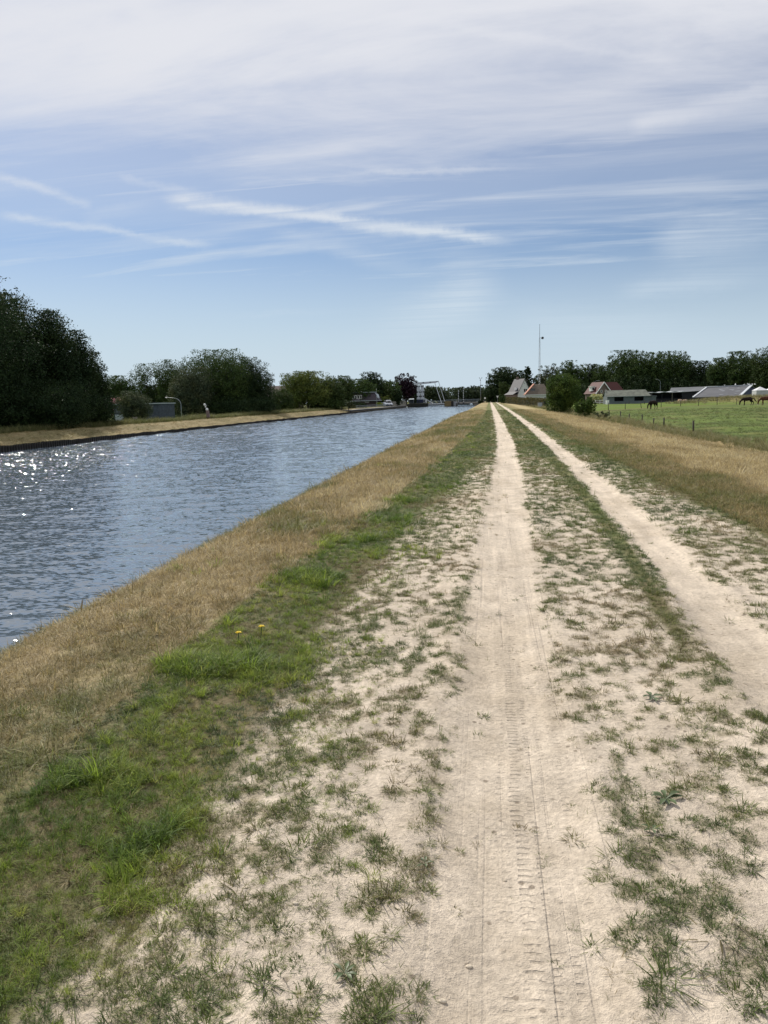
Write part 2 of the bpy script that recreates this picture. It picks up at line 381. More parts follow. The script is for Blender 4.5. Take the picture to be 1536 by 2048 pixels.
def sheet(name, xs, m):
    X, Y = np.meshgrid(np.asarray(xs, float), YR); Z = height(X, Y); n, k = X.shape
    V = np.stack([X, Y, Z], -1).reshape(-1, 3)
    i = np.arange(n * k).reshape(n, k)
    Fq = np.stack([i[:-1, :-1], i[:-1, 1:], i[1:, 1:], i[1:, :-1]], -1).reshape(-1, 4)
    o = np_mesh(name, V, Fq, m, smooth=True); o['kind'] = 'structure'
    c = soil(X, Y).reshape(-1, 3); c = np.concatenate([c, np.ones((len(c), 1))], 1).astype(np.float32)
    a = o.data.attributes.new('soil', 'FLOAT_COLOR', 'POINT'); a.data.foreach_set('color', c.ravel())
    return o
GM = ground_mat('soil_and_turf'); GP = ground_mat('sandy_track', True)
g1 = lambda a, b, s: np.arange(a, b + s * .5, s)
sheet('canal_bank', np.concatenate([[-9, -7, -6.2], g1(-5.8, -2.04, .04), [-2.0]]), GM)
sheet('dirt_path', g1(-2.0, 3.0, .025), GP)
sheet('verge', np.concatenate([g1(3.0, 6.96, .06), g1(7.0, 11.9, .12), [12.0]]), GM)
sheet('meadow', np.concatenate([12.0 + np.cumsum(np.concatenate([[0], np.full(60, .4)])), 36 + np.cumsum(np.full(50, 1.6)), 116 + np.cumsum(np.geomspace(3, 330, 20))]), GM)
sheet('far_bank', np.concatenate([-60 - np.cumsum(np.geomspace(3, 330, 20))[::-1], g1(-60, -41, .8), g1(-40.5, -36.0, .25)]), GM)

# ------------------------------------------------------------------ water
wm = bpy.data.materials.new('canal_water'); wm.use_nodes = True; T = NT(wm.node_tree); p = wm.node_tree.nodes['Principled BSDF']
p.inputs['Base Color'].default_value = (.085, .112, .14, 1); p.inputs['Roughness'].default_value = 0.055; p.inputs['IOR'].default_value = 1.75
pos = T.node('ShaderNodeNewGeometry').outputs['Position']
wp = T.mapping(pos, scale=(.42, 1.0, 1.0), rot=(0, 0, R_(-14)))
wp2 = T.mapping(pos, scale=(.55, 1.0, 1.0), rot=(0, 0, R_(9)), loc=(3, 8, 0))
def slopes(v, sc_, d, amp):
    c = T.noise(v, sc_, d, .55, 'Color'); return T.vec('MULTIPLY', T.vec('SUBTRACT', c, (.5, .5, .5)), (amp * .7, amp, 0))
sv = T.vec('ADD', slopes(wp2, 6.0, 2, .50), slopes(wp, 16.0, 1, .85))
sx_ = T.node('ShaderNodeSeparateXYZ'); T.l.new(pos, sx_.inputs[0]); sv = T.vec('SCALE', sv, scale=T.smooth(sx_.outputs[0], -6.0, -30.0, .62, 1.6))
geoN = T.node('ShaderNodeNewGeometry').outputs['Normal']
nn = T.vec('NORMALIZE', T.vec('ADD', sv, geoN)); T.l.new(nn, p.inputs['Normal'])
yr = [-80, -30, 0.0]; y = 3.0
while y < 420: yr.append(y); y += .035 + .0036 * y
yr += [450, 600, 900, 1700]; yr = np.array(yr)
xs = np.arange(-36.6, -4.55, .085); X, Y = np.meshgrid(xs, yr)
def wave(X, Y, lam, ang, s, sx=.45):
    a = R_(ang); u = (X * math.cos(a) + Y * math.sin(a)) / lam * sx; v = (-X * math.sin(a) + Y * math.cos(a)) / lam
    r = vn(u, v, s); r2 = vn(u * 1.9 + 3, v * 1.9 + 5, s + 1); return (1 - np.abs(2 * r - 1)) * .55 + r2 * .45
gu = (.95 + 1.3 * fbm(X * .12, Y * .035, 205, 3)) * (.50 + .75 * ss(-X, 7, 30))
Z = WATER + gu * (wave(X, Y, .95, 16, 201) * .050 + wave(X, Y, .42, 2, 202) * .034 + wave(X, Y, .22, 24, 203) * .014)
Z += gu * ss(Y, 25, 90) * vn(X * 1.3, Y * .55, 204) * .10
k, n = X.shape; i_ = np.arange(k * n).reshape(k, n)
wo_ = np_mesh('water', np.stack([X, Y, Z], -1).reshape(-1, 3), np.stack([i_[:-1, :-1], i_[:-1, 1:], i_[1:, 1:], i_[1:, :-1]], -1).reshape(-1, 4), wm, smooth=True); wo_['kind'] = 'structure'

# ------------------------------------------------------------------ grass
def blade_mat(name, cols, rough=.6, trans=.35):
    m = bpy.data.materials.new(name); m.use_nodes = True; T = NT(m.node_tree); p = m.node_tree.nodes['Principled BSDF']
    p.inputs['Roughness'].default_value = rough; p.inputs['Specular IOR Level'].default_value = .3
    a = T.node('ShaderNodeAttribute', attribute_name='tone', attribute_type='INSTANCER')
    r = T.node('ShaderNodeValToRGB'); T.l.new(a.outputs['Fac'], r.inputs[0])
    el = r.color_ramp.elements; el[0].position = 0; el[0].color = (*cols[0], 1); el[1].position = 1; el[1].color = (*cols[-1], 1)
    for i, c in enumerate(cols[1:-1]): e = el.new((i + 1) / (len(cols) - 1)); e.color = (*c, 1)
    bt = T.node('ShaderNodeAttribute', attribute_name='bt'); f = T.smooth(bt.outputs['Fac'], 0, 1, .55, 1.45)
    col = T.vec('SCALE', r.outputs[0], scale=f); T.l.new(col, p.inputs['Base Color'])
    tl = T.node('ShaderNodeBsdfTranslucent'); T.l.new(col, tl.inputs[0])
    mx = T.node('ShaderNodeMixShader'); mx.inputs[0].default_value = trans
    T.l.new(p.outputs[0], mx.inputs[1]); T.l.new(tl.outputs[0], mx.inputs[2])
    T.l.new(mx.outputs[0], m.node_tree.nodes['Material Output'].inputs[0]); return m
def tuft(name, rng, m, n, spread, h, w, lean, droop, root=.02):
    V = []; Fs = []; bt = []
    for _ in range(n):
        a = rng.uniform(0, 2 * math.pi); rr = root * math.sqrt(rng.random()); bx, by = rr * math.cos(a), rr * math.sin(a)
        d = rng.uniform(0, 2 * math.pi) if rng.random() < .3 else a + rng.gauss(0, .6)
        L = h * rng.uniform(.45, 1.1); ln = max(0.02, rng.gauss(lean, lean * .35)); ww = w * rng.uniform(.7, 1.3); t = rng.random()
        px, py, pz = bx, by, 0; ang = ln; o = len(V); sx, sy = -math.sin(d), math.cos(d)
        segs = 3
        for k in range(segs + 1):
            wk = ww * (1, .95, .7, .06)[k]
            V += [(px - sx * wk / 2, py - sy * wk / 2, pz), (px + sx * wk / 2, py + sy * wk / 2, pz)]; bt += [t, t]
            st = L / segs; px += math.sin(ang) * math.cos(d) * st * spread; py += math.sin(ang) * math.sin(d) * st * spread
            pz = max(.002, pz + math.cos(ang) * st); ang += droop * rng.uniform(.6, 1.3)
        for k in range(segs): Fs.append((o + 2 * k, o + 2 * k + 1, o + 2 * k + 3, o + 2 * k + 2))
    ob = np_mesh(name, V, Fs, m, link=False)
    at_ = ob.data.attributes.new('bt', 'FLOAT', 'POINT'); at_.data.foreach_set('value', np.array(bt, np.float32)); return ob
def scatter(name, label, protos, P, scl, tone, seed, cat='grass'):
    """points carry the tufts; geometry nodes place them (uncountable grass = stuff)"""
    c = bpy.data.collections.new(name + '_tufts')
    for o in protos: c.objects.link(o)
    rg = np.random.default_rng(seed); n = len(P)
    me = bpy.data.meshes.new(name); me.vertices.add(n); me.vertices.foreach_set('co', P.astype(np.float32).ravel())
    def attr(nm, ty, key, v): a = me.attributes.new(nm, ty, 'POINT'); a.data.foreach_set(key, v.ravel())
    attr('pick', 'INT', 'value', rg.integers(0, len(protos), n).astype(np.int32))
    rot = np.stack([rg.normal(0, .12, n), rg.normal(0, .12, n), rg.uniform(0, 6.283, n)], 1).astype(np.float32); attr('rot', 'FLOAT_VECTOR', 'vector', rot)
    attr('scl', 'FLOAT', 'value', scl.astype(np.float32)); attr('tone', 'FLOAT', 'value', tone.astype(np.float32))
    o = bpy.data.objects.new(name, me); COL.objects.link(o); tag(o, label, cat, kind='stuff')
    g = bpy.data.node_groups.new(name + '_nodes', 'GeometryNodeTree')
    g.interface.new_socket('Geometry', in_out='INPUT', socket_type='NodeSocketGeometry'); g.interface.new_socket('Geometry', in_out='OUTPUT', socket_type='NodeSocketGeometry')
    N = g.nodes; L = g.links; gi = N.new('NodeGroupInput'); go = N.new('NodeGroupOutput')
    ip = N.new('GeometryNodeInstanceOnPoints'); ci = N.new('GeometryNodeCollectionInfo')
    ci.inputs['Collection'].default_value = c; ci.inputs['Separate Children'].default_value = True; ci.inputs['Reset Children'].default_value = True
    def na(nm, ty): a = N.new('GeometryNodeInputNamedAttribute'); a.data_type = ty; a.inputs['Name'].default_value = nm; return a.outputs['Attribute']
    L.new(gi.outputs[0], ip.inputs['Points']); L.new(ci.outputs[0], ip.inputs['Instance']); ip.inputs['Pick Instance'].default_value = True
    L.new(na('pick', 'INT'), ip.inputs['Instance Index']); L.new(na('rot', 'FLOAT_VECTOR'), ip.inputs['Rotation']); L.new(na('scl', 'FLOAT'), ip.inputs['Scale'])
    L.new(ip.outputs[0], go.inputs[0])
    md = o.modifiers.new('tufts', 'NODES'); md.node_group = g; return o
def cand(rg, x0, x1, bands):
    P = []; SC = []
    for y0, y1, dens, s in bands:
        n = int(dens * (x1 - x0) * (y1 - y0)); x = rg.uniform(x0, x1, n); y = rg.uniform(y0, y1, n)
        # keep what the frame (plus a margin) can see
        v = np.stack([x, y, np.full(n, -EYE)], 1) @ RW; ok = (v[:, 2] < -.2) & (np.abs(v[:, 0] / -v[:, 2] * F) < 1150) & (np.abs(v[:, 1] / -v[:, 2] * F) < 1350)
        P.append(np.stack([x, y], 1)[ok]); SC.append(np.full(ok.sum(), s))
    P = np.concatenate(P); return P[:, 0], P[:, 1], np.concatenate(SC)
rng = random.Random(5); rg = np.random.default_rng(12)
GL = blade_mat('low_grass_blades', [(.068, .095, .026), (.092, .122, .028), (.130, .150, .036), (.165, .138, .062), (.26, .20, .105)])
GU = blade_mat('lush_grass_blades', [(.075, .128, .020), (.125, .19, .024), (.21, .275, .036), (.29, .33, .055), (.25, .205, .085)], trans=.45)
GD = blade_mat('straw_blades', [(.13, .15, .035), (.20, .18, .065), (.29, .225, .10), (.38, .295, .145), (.48, .40, .22)])
GR = blade_mat('rough_grass_blades', [(.10, .115, .035), (.15, .15, .055), (.21, .19, .085), (.30, .26, .14)])
low = [tuft('low_tuft', rng, GL, rng.randint(22, 46), 1.0, rng.uniform(.030, .052), .0022, 1.18, .16, rng.uniform(.015, .040)) for _ in range(14)]
lowd = [tuft('trodden_tuft', rng, GL, rng.randint(10, 22), 1.0, rng.uniform(.025, .045), .0018, 1.35, .08, rng.uniform(.02, .06)) for _ in range(6)]
lush = [tuft('lush_tuft', rng, GU, rng.randint(30, 60), 1.0, rng.uniform(.08, .14), .0034, .55, .38, rng.uniform(.03, .06)) for _ in range(8)]
straw = [tuft('straw_tuft', rng, GD, rng.randint(30, 50), 1.0, rng.uniform(.05, .09), .0024, .85, .3, rng.uniform(.04, .08)) for _ in range(8)]
rough = [tuft('rough_tuft', rng, GR, rng.randint(26, 44), 1.0, rng.uniform(.30, .5), .006, .3, .28, rng.uniform(.06, .12)) for _ in range(6)]
B = [(1.2, 3, 900, .62), (3, 5, 560, .72), (5, 9, 300, .92), (9, 16, 150, 1.3), (16, 30, 95, 1.5), (30, 60, 40, 2.0), (60, 110, 12, 2.6)]
BL = [(1.2, 3, 3200, .62), (3, 5, 2400, .66), (5, 9, 1500, .78), (9, 16, 420, 1.25), (16, 30, 230, 1.5), (30, 60, 75, 2.0), (60, 110, 20, 2.6)]
def place(x, y, s, keep, jit, rg): 
    k = keep; x, y, s = x[k], y[k], s[k]; return np.stack([x, y, height(x, y) - .003], 1), s * np.exp(rg.normal(0, jit, len(x))), x, y
# low tufts in the sand and between the wheel tracks
x, y, s = cand(rg, -2.4, 4.4, BL); c = cover(x, y); b = blotch(x, y)
keep = rg.random(len(x)) < np.clip((c - b) * 3.2 + .08, 0, 1) * .95
keep &= (x > gdry(y) - .02)
P, s2, xx, yy = place(x, y, s, keep, .35, rg)
strip = np.exp(-((xx - tc2(yy) + hw2(yy) + .17) / .2) ** 2)
tn = np.clip(.38 + (fbm(xx * 1.4, yy * .8, 101) - .5) * 1.7 + rg.normal(0, .13, len(xx)) - .25 * strip * ss(yy, 3, 7), 0, 1)
m1 = rg.random(len(xx)) < .8
scatter('low_grass', 'sparse low green grass tufts growing in the pale sand of the track', low, P[m1], s2[m1], tn[m1], 1)
# a sprinkle of trodden dead bits everywhere on the path
x, y, s = cand(rg, -1.8, 3.4, [(a, b_, d * .9, e) for a, b_, d, e in B[:5]]); c = cover(x, y)
keep = rg.random(len(x)) < .03 + .55 * c * (c < .95)
P, s2, xx, yy = place(x, y, s * .75, keep, .4, rg)
scatter('trodden_grass', 'thin trodden brownish grass wisps pressed into the sand', lowd, P, s2, np.clip(rg.normal(.55, .25, len(xx)), 0, 1), 2)
# lush strip at the top of the bank
x, y, s = cand(rg, -2.9, -.3, [(a, b_, d * (2.8 if b_ < 6 else 1.9), e) for a, b_, d, e in B])
e = (fbm(x * 1.6, y * 1.0, 111, 3) - .5)
ed = lerp(-1.42, -.6, ss(y, 4, 16)) + .25 * ss(y, 3.2, 2.2)
dens = ss(ed - x + e * .5, -.25, .25) * ss(x - gdry(y) + e * .35, -.10, .06) 
dens = np.maximum(dens, .34 * (x > gdry(y)) * ss(-.70 - x + e * .6, -.25, .3))
keep = rg.random(len(x)) < (1 - .6 * ss(y, 8, 16)) * dens * (.45 + .9 * ss(fbm(x * 4, y * 3, 115, 3), .35, .62)) 
P, s2, xx, yy = place(x, y, s * .8, keep, .35, rg)
big = ss(fbm(xx * 2.6, yy * 2.0, 119, 3), .52, .68)
s2 = s2 * (.50 + .60 * big) * lerp(.62, 1.0, ss(-1.0 - xx, 0, .5)) * np.where(yy > 9, .8, 1)
tn = np.clip(.42 + .15 * ss(xx, -1.5, -.8) + (fbm(xx * 1.5, yy * .8, 121) - .5) * 1.7 + rg.normal(0, .22, len(xx)) - .30 * ss(yy, 7, 16), 0, 1)
scatter('lush_grass', 'dense bright green grass along the top edge of the canal bank', lush, P, s2, tn, 3)
# mown straw on the bank slope
x, y, s = cand(rg, -5.2, -.4, B)
e = (fbm(x * 1.2, y * .5, 83, 4) - .5)
keep = rg.random(len(x)) < ss(gdry(y) - x + e * .55, -.10, .14) * 1.0
P, s2, xx, yy = place(x, y, s * 1.15, keep, .3, rg)
tn = np.clip(.60 + (fbm(xx * 1.1, yy * .6, 131) - .5) * 1.4 + rg.normal(0, .15, len(xx)) - .4 * ss(fbm(xx * .45, yy * .16, 77, 4), .48, .66) - .35 * ss(-xx, 3.7, 4.3), 0, 1)
scatter('straw_grass', 'dry straw coloured mown grass covering the near canal bank', straw, P, s2, tn, 4)
# green shoots pushing through the straw
x, y, s = cand(rg, -4.4, -1.2, [(1.5, 5, 7, .8), (5, 12, 5, .9), (12, 30, 2, 1.2)])
keep = (x < gdry(y)) & (rg.random(len(x)) < ss(fbm(x * .8, y * .8, 141), .4, .7))
P, s2, xx, yy = place(x, y, s, keep, .3, rg)
scatter('green_shoots', 'scattered bright green grass shoots pushing through the dry bank', lush[:4], P, s2, np.clip(rg.normal(.65, .12, len(xx)), 0, 1), 5)
# right verge: short, straw, then rough
x, y, s = cand(rg, 3.2, 9.5, [(5, 9, 520, .9), (9, 16, 330, 1.0), (16, 30, 150, 1.3), (30, 60, 50, 1.6), (60, 110, 16, 2.0)])
e = (fbm(x * 1.2, y * .5, 83, 4) - .5); r2 = ss(x + e * 1.6, 4.3, 5.1) * (1 - .5 * ss(x + e * 1.6, 6.6, 8.))
keep = rg.random(len(x)) < .8
P, s2, xx, yy = place(x, y, s * 1.1, keep, .3, rg)
tn = np.clip(.38 + .45 * r2[keep] + rg.normal(0, .14, len(xx)) + (fbm(xx * .9, yy * .5, 151) - .5) * .8, 0, 1)
scatter('verge_grass', 'short brownish and straw coloured grass right of the track', straw, P, s2, tn, 6)
x, y, s = cand(rg, 7.6, 13.2, [(8, 16, 40, .42), (16, 30, 30, .5), (30, 60, 12, .75), (60, 110, 4, 1.2), (110, 200, 2, 1.5)])
keep = rg.random(len(x)) < ss(x + (fbm(x * .5, y * .2, 171) - .5) * 4, 8.6, 11.2)
P, s2, xx, yy = place(x, y, s, keep, .25, rg)
scatter('rough_grass', 'tall pale rough grass along the ditch fence', rough, P, s2, np.clip(rg.normal(.5, .22, len(xx)), 0, 1), 7)
n = 6000; x = rg.uniform(-43.6, -40.7, n); y = rg.uniform(30, 222, n); P = np.stack([x, y, height(x, y)], 1)
scatter('reeds_and_weeds', 'tall green weeds and grass in a strip along the top of the far bank', rough, P, rg.uniform(1.0, 2.3, n) * (.6 + .9 * fbm(x * .2, y * .12, 161)), np.clip(rg.normal(.25, .2, n) + .5 * (fbm(x * .1, y * .08, 165) - .5), 0, 1), 8)
n = 2600; x = rg.uniform(43, 120, n); y = 192 + (x - 50) * .15 + rg.normal(0, 5, n); P = np.stack([x, y, height(x, y) - .05], 1)
scatter('berm_grass', 'brown rough grass on the low berm before the long dark barn', rough, P, rg.uniform(1.3, 2.6, n), np.clip(rg.normal(.6, .2, n), 0, 1), 9)
n = 5200; x = rg.uniform(-40.9, -36.1, n); y = 35 + 165 * rg.random(n) ** 1.3; P = np.stack([x, y, height(x, y)], 1)
scatter('far_bank_straw', 'dry mown grass on the sloping far canal bank', straw, P, rg.uniform(1.6, 3.0, n), np.clip(.45 + rg.normal(0, .2, n) + (fbm(x * .8, y * .3, 181) - .5) * 1.2, 0, 1), 10)
x, y, s = cand(rg, 12.4, 62, [(16, 34, 16, 1.0), (34, 70, 8, 1.5), (70, 130, 3.5, 2.2)]); keep = rg.random(len(x)) < .25 + .9 * fbm(x * .35, y * .5, 91, 5)
P, s2, xx, yy = place(x, y, s, keep, .3, rg)
scatter('meadow_grass', 'short grazed green grass of the horse pasture', low, P, s2 * 1.7, np.clip(.35 + rg.normal(0, .14, len(xx)) + (fbm(xx * .4, yy * .4, 95, 5) - .5), 0, 1), 11)
# ------------------------------------------------------------------ trees
def leaf_mat(name, col, trans=.16, vary=.35):
    m = bpy.data.materials.new(name); m.use_nodes = True; T = NT(m.node_tree); p = m.node_tree.nodes['Principled BSDF']
    p.inputs['Roughness'].default_value = .7; p.inputs['Specular IOR Level'].default_value = .12
    a = T.node('ShaderNodeAttribute', attribute_name='leaf'); f = T.smooth(a.outputs['Fac'], 0, 1, 1 - vary, 1 + vary)
    co = T.node('ShaderNodeTexCoord').outputs['Object']; n = T.noise(co, .6, 3)
    c2 = tuple(x * k for x, k in zip(col, (1.45, 1.2, .9)))
    c = T.vec('SCALE', T.mix(T.smooth(n, .4, .65), (*col, 1), (*c2, 1)), scale=f); T.l.new(c, p.inputs['Base Color'])
    tl = T.node('ShaderNodeBsdfTranslucent'); T.l.new(c, tl.inputs[0]); mx = T.node('ShaderNodeMixShader'); mx.inputs[0].default_value = trans
    T.l.new(p.outputs[0], mx.inputs[1]); T.l.new(tl.outputs[0], mx.inputs[2]); T.l.new(mx.outputs[0], m.node_tree.nodes['Material Output'].inputs[0]); return m
LM = {'dark': leaf_mat('dark_leaves', (.021, .040, .015)), 'oak': leaf_mat('oak_leaves', (.042, .074, .021)), 'mid': leaf_mat('mid_leaves', (.038, .062, .018)),
      'light': leaf_mat('light_leaves', (.085, .115, .030)), 'grey': leaf_mat('grey_green_leaves', (.060, .080, .045)), 'purple': leaf_mat('purple_leaves', (.022, .012, .020)),
      'pink': leaf_mat('pink_blossom', (.42, .24, .27)), 'yellow': leaf_mat('yellow_green_leaves', (.20, .26, .03)), 'cream': leaf_mat('cream_blossom', (.42, .45, .25)), 'hedge': leaf_mat('hedge_leaves', (.085, .085, .038)),
      'bush': leaf_mat('bush_leaves', (.050, .085, .020), trans=.35), 'far': leaf_mat('distant_leaves', (.040, .060, .030))}
BARK = mat('bark', (.075, .06, .045), .9, .35, 2.0, stretch=(3, 3, .6))
def crown_pts(rg, a, b, c, n, lobes, lr, shape, gaps, squat=True):
    """lobed crown: leaves gather on the skins of many lobes of uneven size"""
    L = []; R = []; m_ = 14; nn_ = n; n = max(60, n // m_)
    for _ in range(lobes):
        u = rg.normal(size=3); u /= np.linalg.norm(u); r = rg.random() ** .38 * (1 - lr * .8)
        q = u * r
        if shape == 'cone': q[2] = rg.uniform(-1, 1); k = (1 - (q[2] + 1) / 2) ** .8 * .95 + .03; th = rg.uniform(0, 6.28); q[0] = math.cos(th) * k * .75; q[1] = math.sin(th) * k * .75
        if shape == 'tall': q[0] *= .8; q[1] *= .8
        if shape == 'flat' and q[2] < -.3: q[2] *= .6
        L.append(q); R.append(lr * rg.uniform(.6, 1.15) * (1.0 if shape != 'cone' else (.45 + .7 * (1 - (q[2] + 1) / 2))))
    L = np.array(L); R = np.array(R)
    if shape == 'round':
        zz = np.clip(L[:, 2], -.9, 0); kk = 1 / np.sqrt(1 - zz * zz); L[:, :2] *= (kk ** (.8 if squat else .35))[:, None]
    w = R ** 2; w /= w.sum(); k = rg.choice(lobes, n, p=w)
    u = rg.normal(size=(n, 3)); u /= np.linalg.norm(u, axis=1)[:, None]
    rad = np.where(rg.random(n) < .68, rg.normal(.92, .07, n), rg.uniform(.1, 1., n)) * (1 + gaps * rg.random(n) ** 6)
    P = L[k] + u * (R[k] * rad)[:, None]
    P = P * np.array([a, b, c]); cr = min(.055 * (a + c), .45) * (1 if shape != 'cone' else .6)
    P = np.repeat(P, m_, 0); u = np.repeat(u, m_, 0); off = rg.normal(size=P.shape); off /= np.linalg.norm(off, axis=1)[:, None]
    return P + off * (cr * rg.random(len(P)) ** .5)[:, None], u
def leaf_mesh(name, P, U, size, rg, m, parent):
    n = len(P); d = U * .5 + rg.normal(size=(n, 3)) * .9; d /= np.linalg.norm(d, axis=1)[:, None]
    t = rg.normal(size=(n, 3)); x = np.cross(d, t); x /= np.linalg.norm(x, axis=1)[:, None] + 1e-9; y = np.cross(d, x)
    s = (size * rg.uniform(.55, 1.35, n))[:, None]
    V = np.stack([P - x * s * .9, P - y * s * .42 + d * s * .12, P + x * s * .9, P + y * s * .42 - d * s * .12], 1).reshape(-1, 3)
    o = np_mesh(name, V, np.arange(4 * n).reshape(n, 4), m, parent)
    a = o.data.attributes.new('leaf', 'FLOAT', 'POINT'); a.data.foreach_set('value', np.repeat(rg.random(n), 4).astype(np.float32)); return o
TREES = []
def tree(px, top, wpx, Y, label, kind='oak', cat='tree', name='broadleaf_tree', base=None, shape='round', group=None, low=.06, seed=None, dens=9.5, trunk=True, lobes=None, lr=.40, gaps=.22, deep=1.0, gz=None):
    seed = seed if seed is not None else int(px * 7 + top); rg = np.random.default_rng(seed)
    T0 = at(px, top, Y); g = gz if gz is not None else float(height(np.array(T0.x), np.array(Y))); k = mpp(T0)
    H = T0.z - g; Wd = wpx * k; a = Wd / 2; z0 = H * low; c = (H - z0) / 2
    o = thing(name, (T0.x, Y, g), 0, label, cat, group)
    ls = max(.10 if H < 7 else .125, k * 1.5); area = math.pi * a * c
    n = int(min(64000, max(900, dens * 1.25 * area / (ls * ls * .75))))
    lb = lobes or max(30, int(55 + min(80, area / 2)))
    P, U = crown_pts(rg, a, a * deep, c, n, lb, lr, shape, gaps, low < .1)
    P[:, 0] *= a / np.quantile(np.abs(P[:, 0]), .955); P[:, 1] *= a / np.quantile(np.abs(P[:, 1]), .955); P[:, 2] *= 2 * c / (np.quantile(P[:, 2], .993) - np.quantile(P[:, 2], .01))
    zt = np.quantile(P[:, 2], .995); P[:, 2] += H - zt; P[:, 2] = np.where(P[:, 2] > H * 1.01, 2.02 * H - P[:, 2], P[:, 2]); P[:, 0] = np.where(np.abs(P[:, 0]) > a * 1.1, P[:, 0] * .8, P[:, 0]); P[:, 2] = np.maximum(P[:, 2], .03)
    leaf_mesh('crown', P, U, ls, rg, LM[kind], o)
    if trunk:
        r = max(.12, H * .022); m = MB(); le = rg.normal(0, .03, 2) * H
        m.tube([(0, 0, -.3), (le[0] * .2, le[1] * .2, H * .15), (le[0] * .6, le[1] * .6, H * .4), (le[0], le[1], H * .72)], [r * 1.35, r, r * .75, r * .3], 8)
        for i in range(6):
            th = i * 2.4 + rg.random(); zz = H * rg.uniform(.2, .5); e = Vector((math.cos(th) * a * .6, math.sin(th) * a * .6, zz + H * .25))
            m.tube([(le[0] * .4, le[1] * .4, zz), tuple(e * .5 + Vector((0, 0, zz * .5))), tuple(e)], [r * .5, r * .33, r * .12], 6)
        m.build('trunk', BARK, o, smooth=True)
    return o
G1 = 'dark trees standing close together on the left bank'
tree(-70, 560, 210, 66, 'tallest near black oak at the left picture edge, beside the canal', 'dark', group=G1, low=.0)
tree(22, 588, 92, 74, 'tall dark tree just right of the tallest oak at the left edge', 'dark', group=G1, low=.0, lr=.38)
tree(92, 622, 96, 78, 'broad dark tree with a rounded top, third from the left edge', 'dark', group=G1, low=.0, lr=.38)
tree(148, 662, 64, 82, 'dark tree stepping down beside the broad dark tree', 'dark', group=G1, low=.0, lr=.38)
tree(186, 706, 50, 86, 'lowest dark tree at the right end of the near black group', 'dark', group=G1, low=.0, lr=.38)
tree(60, 760, 210, 72, 'wide dark understorey bush at the foot of the near black trees', 'dark', 'bush', 'understorey_bush', low=0, trunk=False, lr=.3)
tree(168, 782, 110, 80, 'dark shrub filling the gap below the lowest dark trees', 'dark', 'bush', 'understorey_bush', low=0, trunk=False, lr=.3)
G2 = 'trees behind the flat roofed shed on the left'
tree(232, 752, 66, 150, 'small dark tree showing above the pink blossom on the left', 'oak', group=G2)
tree(288, 728, 62, 150, 'loose crowned dark tree with sky gaps above the flat shed', 'oak', group=G2, dens=3.6, lr=.26)
tree(338, 720, 56, 146, 'dark tree with upright top left of the biggest rounded tree', 'oak', group=G2, dens=5, lr=.28)
tree(312, 770, 90, 152, 'low spreading tree directly behind the flat roofed shed', 'dark', group=G2)
tree(378, 735, 72, 132, 'grey green tree in front of the left side of the biggest rounded tree', 'grey', group='rounded trees left of the brown roof', low=.0)
tree(425, 700, 128, 140, 'biggest rounded green tree in the left middle distance', 'oak', group='rounded trees left of the brown roof', low=.0, lr=.38)
tree(486, 716, 106, 146, 'dark rounded tree at the right shoulder of the biggest rounded tree', 'dark', group='rounded trees left of the brown roof', low=.0, lr=.38)
tree(440, 790, 190, 141, 'long dark shrub at the foot of the biggest rounded tree', 'dark', 'bush', 'understorey_bush', low=0, trunk=False)
tree(228, 796, 34, 128, 'shrub covered in pink blossom above the shed roof', 'pink', 'bush', 'flowering_shrub', low=.3, trunk=False)
tree(266, 782, 56, 104, 'dull grey green bush standing in front of the flat shed', 'grey', 'bush', 'round_bush', low=0, lr=.36, trunk=False)
G3 = 'trees between the brown roof and the gambrel house'
tree(560, 778, 46, 178, 'small bush standing below the brown barn roof', 'mid', 'bush', 'round_bush', low=0, trunk=False)
tree(613, 743, 94, 202, 'light yellow green tree right of the brown barn roof', 'light', group=G3, low=.02, lr=.3)
tree(662, 762, 50, 206, 'dull tree at the right foot of the light yellow green tree', 'mid', group=G3, low=0)
tree(677, 752, 56, 238, 'rounded green tree left of the dark gambrel house', 'mid', group=G3, low=0)
tree(720, 758, 60, 290, 'green tree behind the roof of the dark gambrel house', 'oak', group=G3, low=0)
tree(742, 744, 44, 310, 'dark domed tree rising above its neighbours behind the gambrel house', 'dark', group=G3, low=0)
tree(772, 760, 52, 330, 'dull green tree between the domed tree and the purple one', 'oak', group=G3, low=0)
tree(775, 772, 36, 312, 'weeping green tree standing above the white van', 'mid', 'tree', 'weeping_tree', low=.0)
tree(812, 747, 42, 364, 'dark purple leaved tree left of the drawbridge tower', 'purple', 'tree', 'copper_beech', low=.16, lr=.3, gaps=.6)
tree(790, 778, 26, 312, 'dark green tree below the left side of the purple one', 'dark', group=G3, low=.0)
tree(832, 784, 22, 425, 'small dark tree behind the drawbridge tower foot', 'dark', group=G3, low=0)
tree(762, 789, 15, 292, 'clipped round shrub left of its twin near the white van', 'light', 'bush', 'clipped_shrub', low=0, trunk=False, group='clipped shrubs near the van')
tree(774, 791, 14, 294, 'clipped round shrub right of its twin above the white van', 'light', 'bush', 'clipped_shrub', low=0, trunk=False, group='clipped shrubs near the van')
tree(758.5, 805, 12, 281, 'bright yellow green hedge clump just left of the white van', 'yellow', 'bush', 'low_shrub', low=0, trunk=False)
tree(696, 801, 30, 228, 'low grey green shrub before the gambrel house', 'grey', 'bush', 'low_shrub', low=0, trunk=False)
tree(718, 805, 30, 250, 'dark low shrub at the right of the gambrel house garden', 'dark', 'bush', 'low_shrub', low=0, trunk=False)
tree(648, 796, 60, 203, 'dark rounded shrub on the bank below the light tree', 'oak', 'bush', 'low_shrub', low=0, trunk=False)
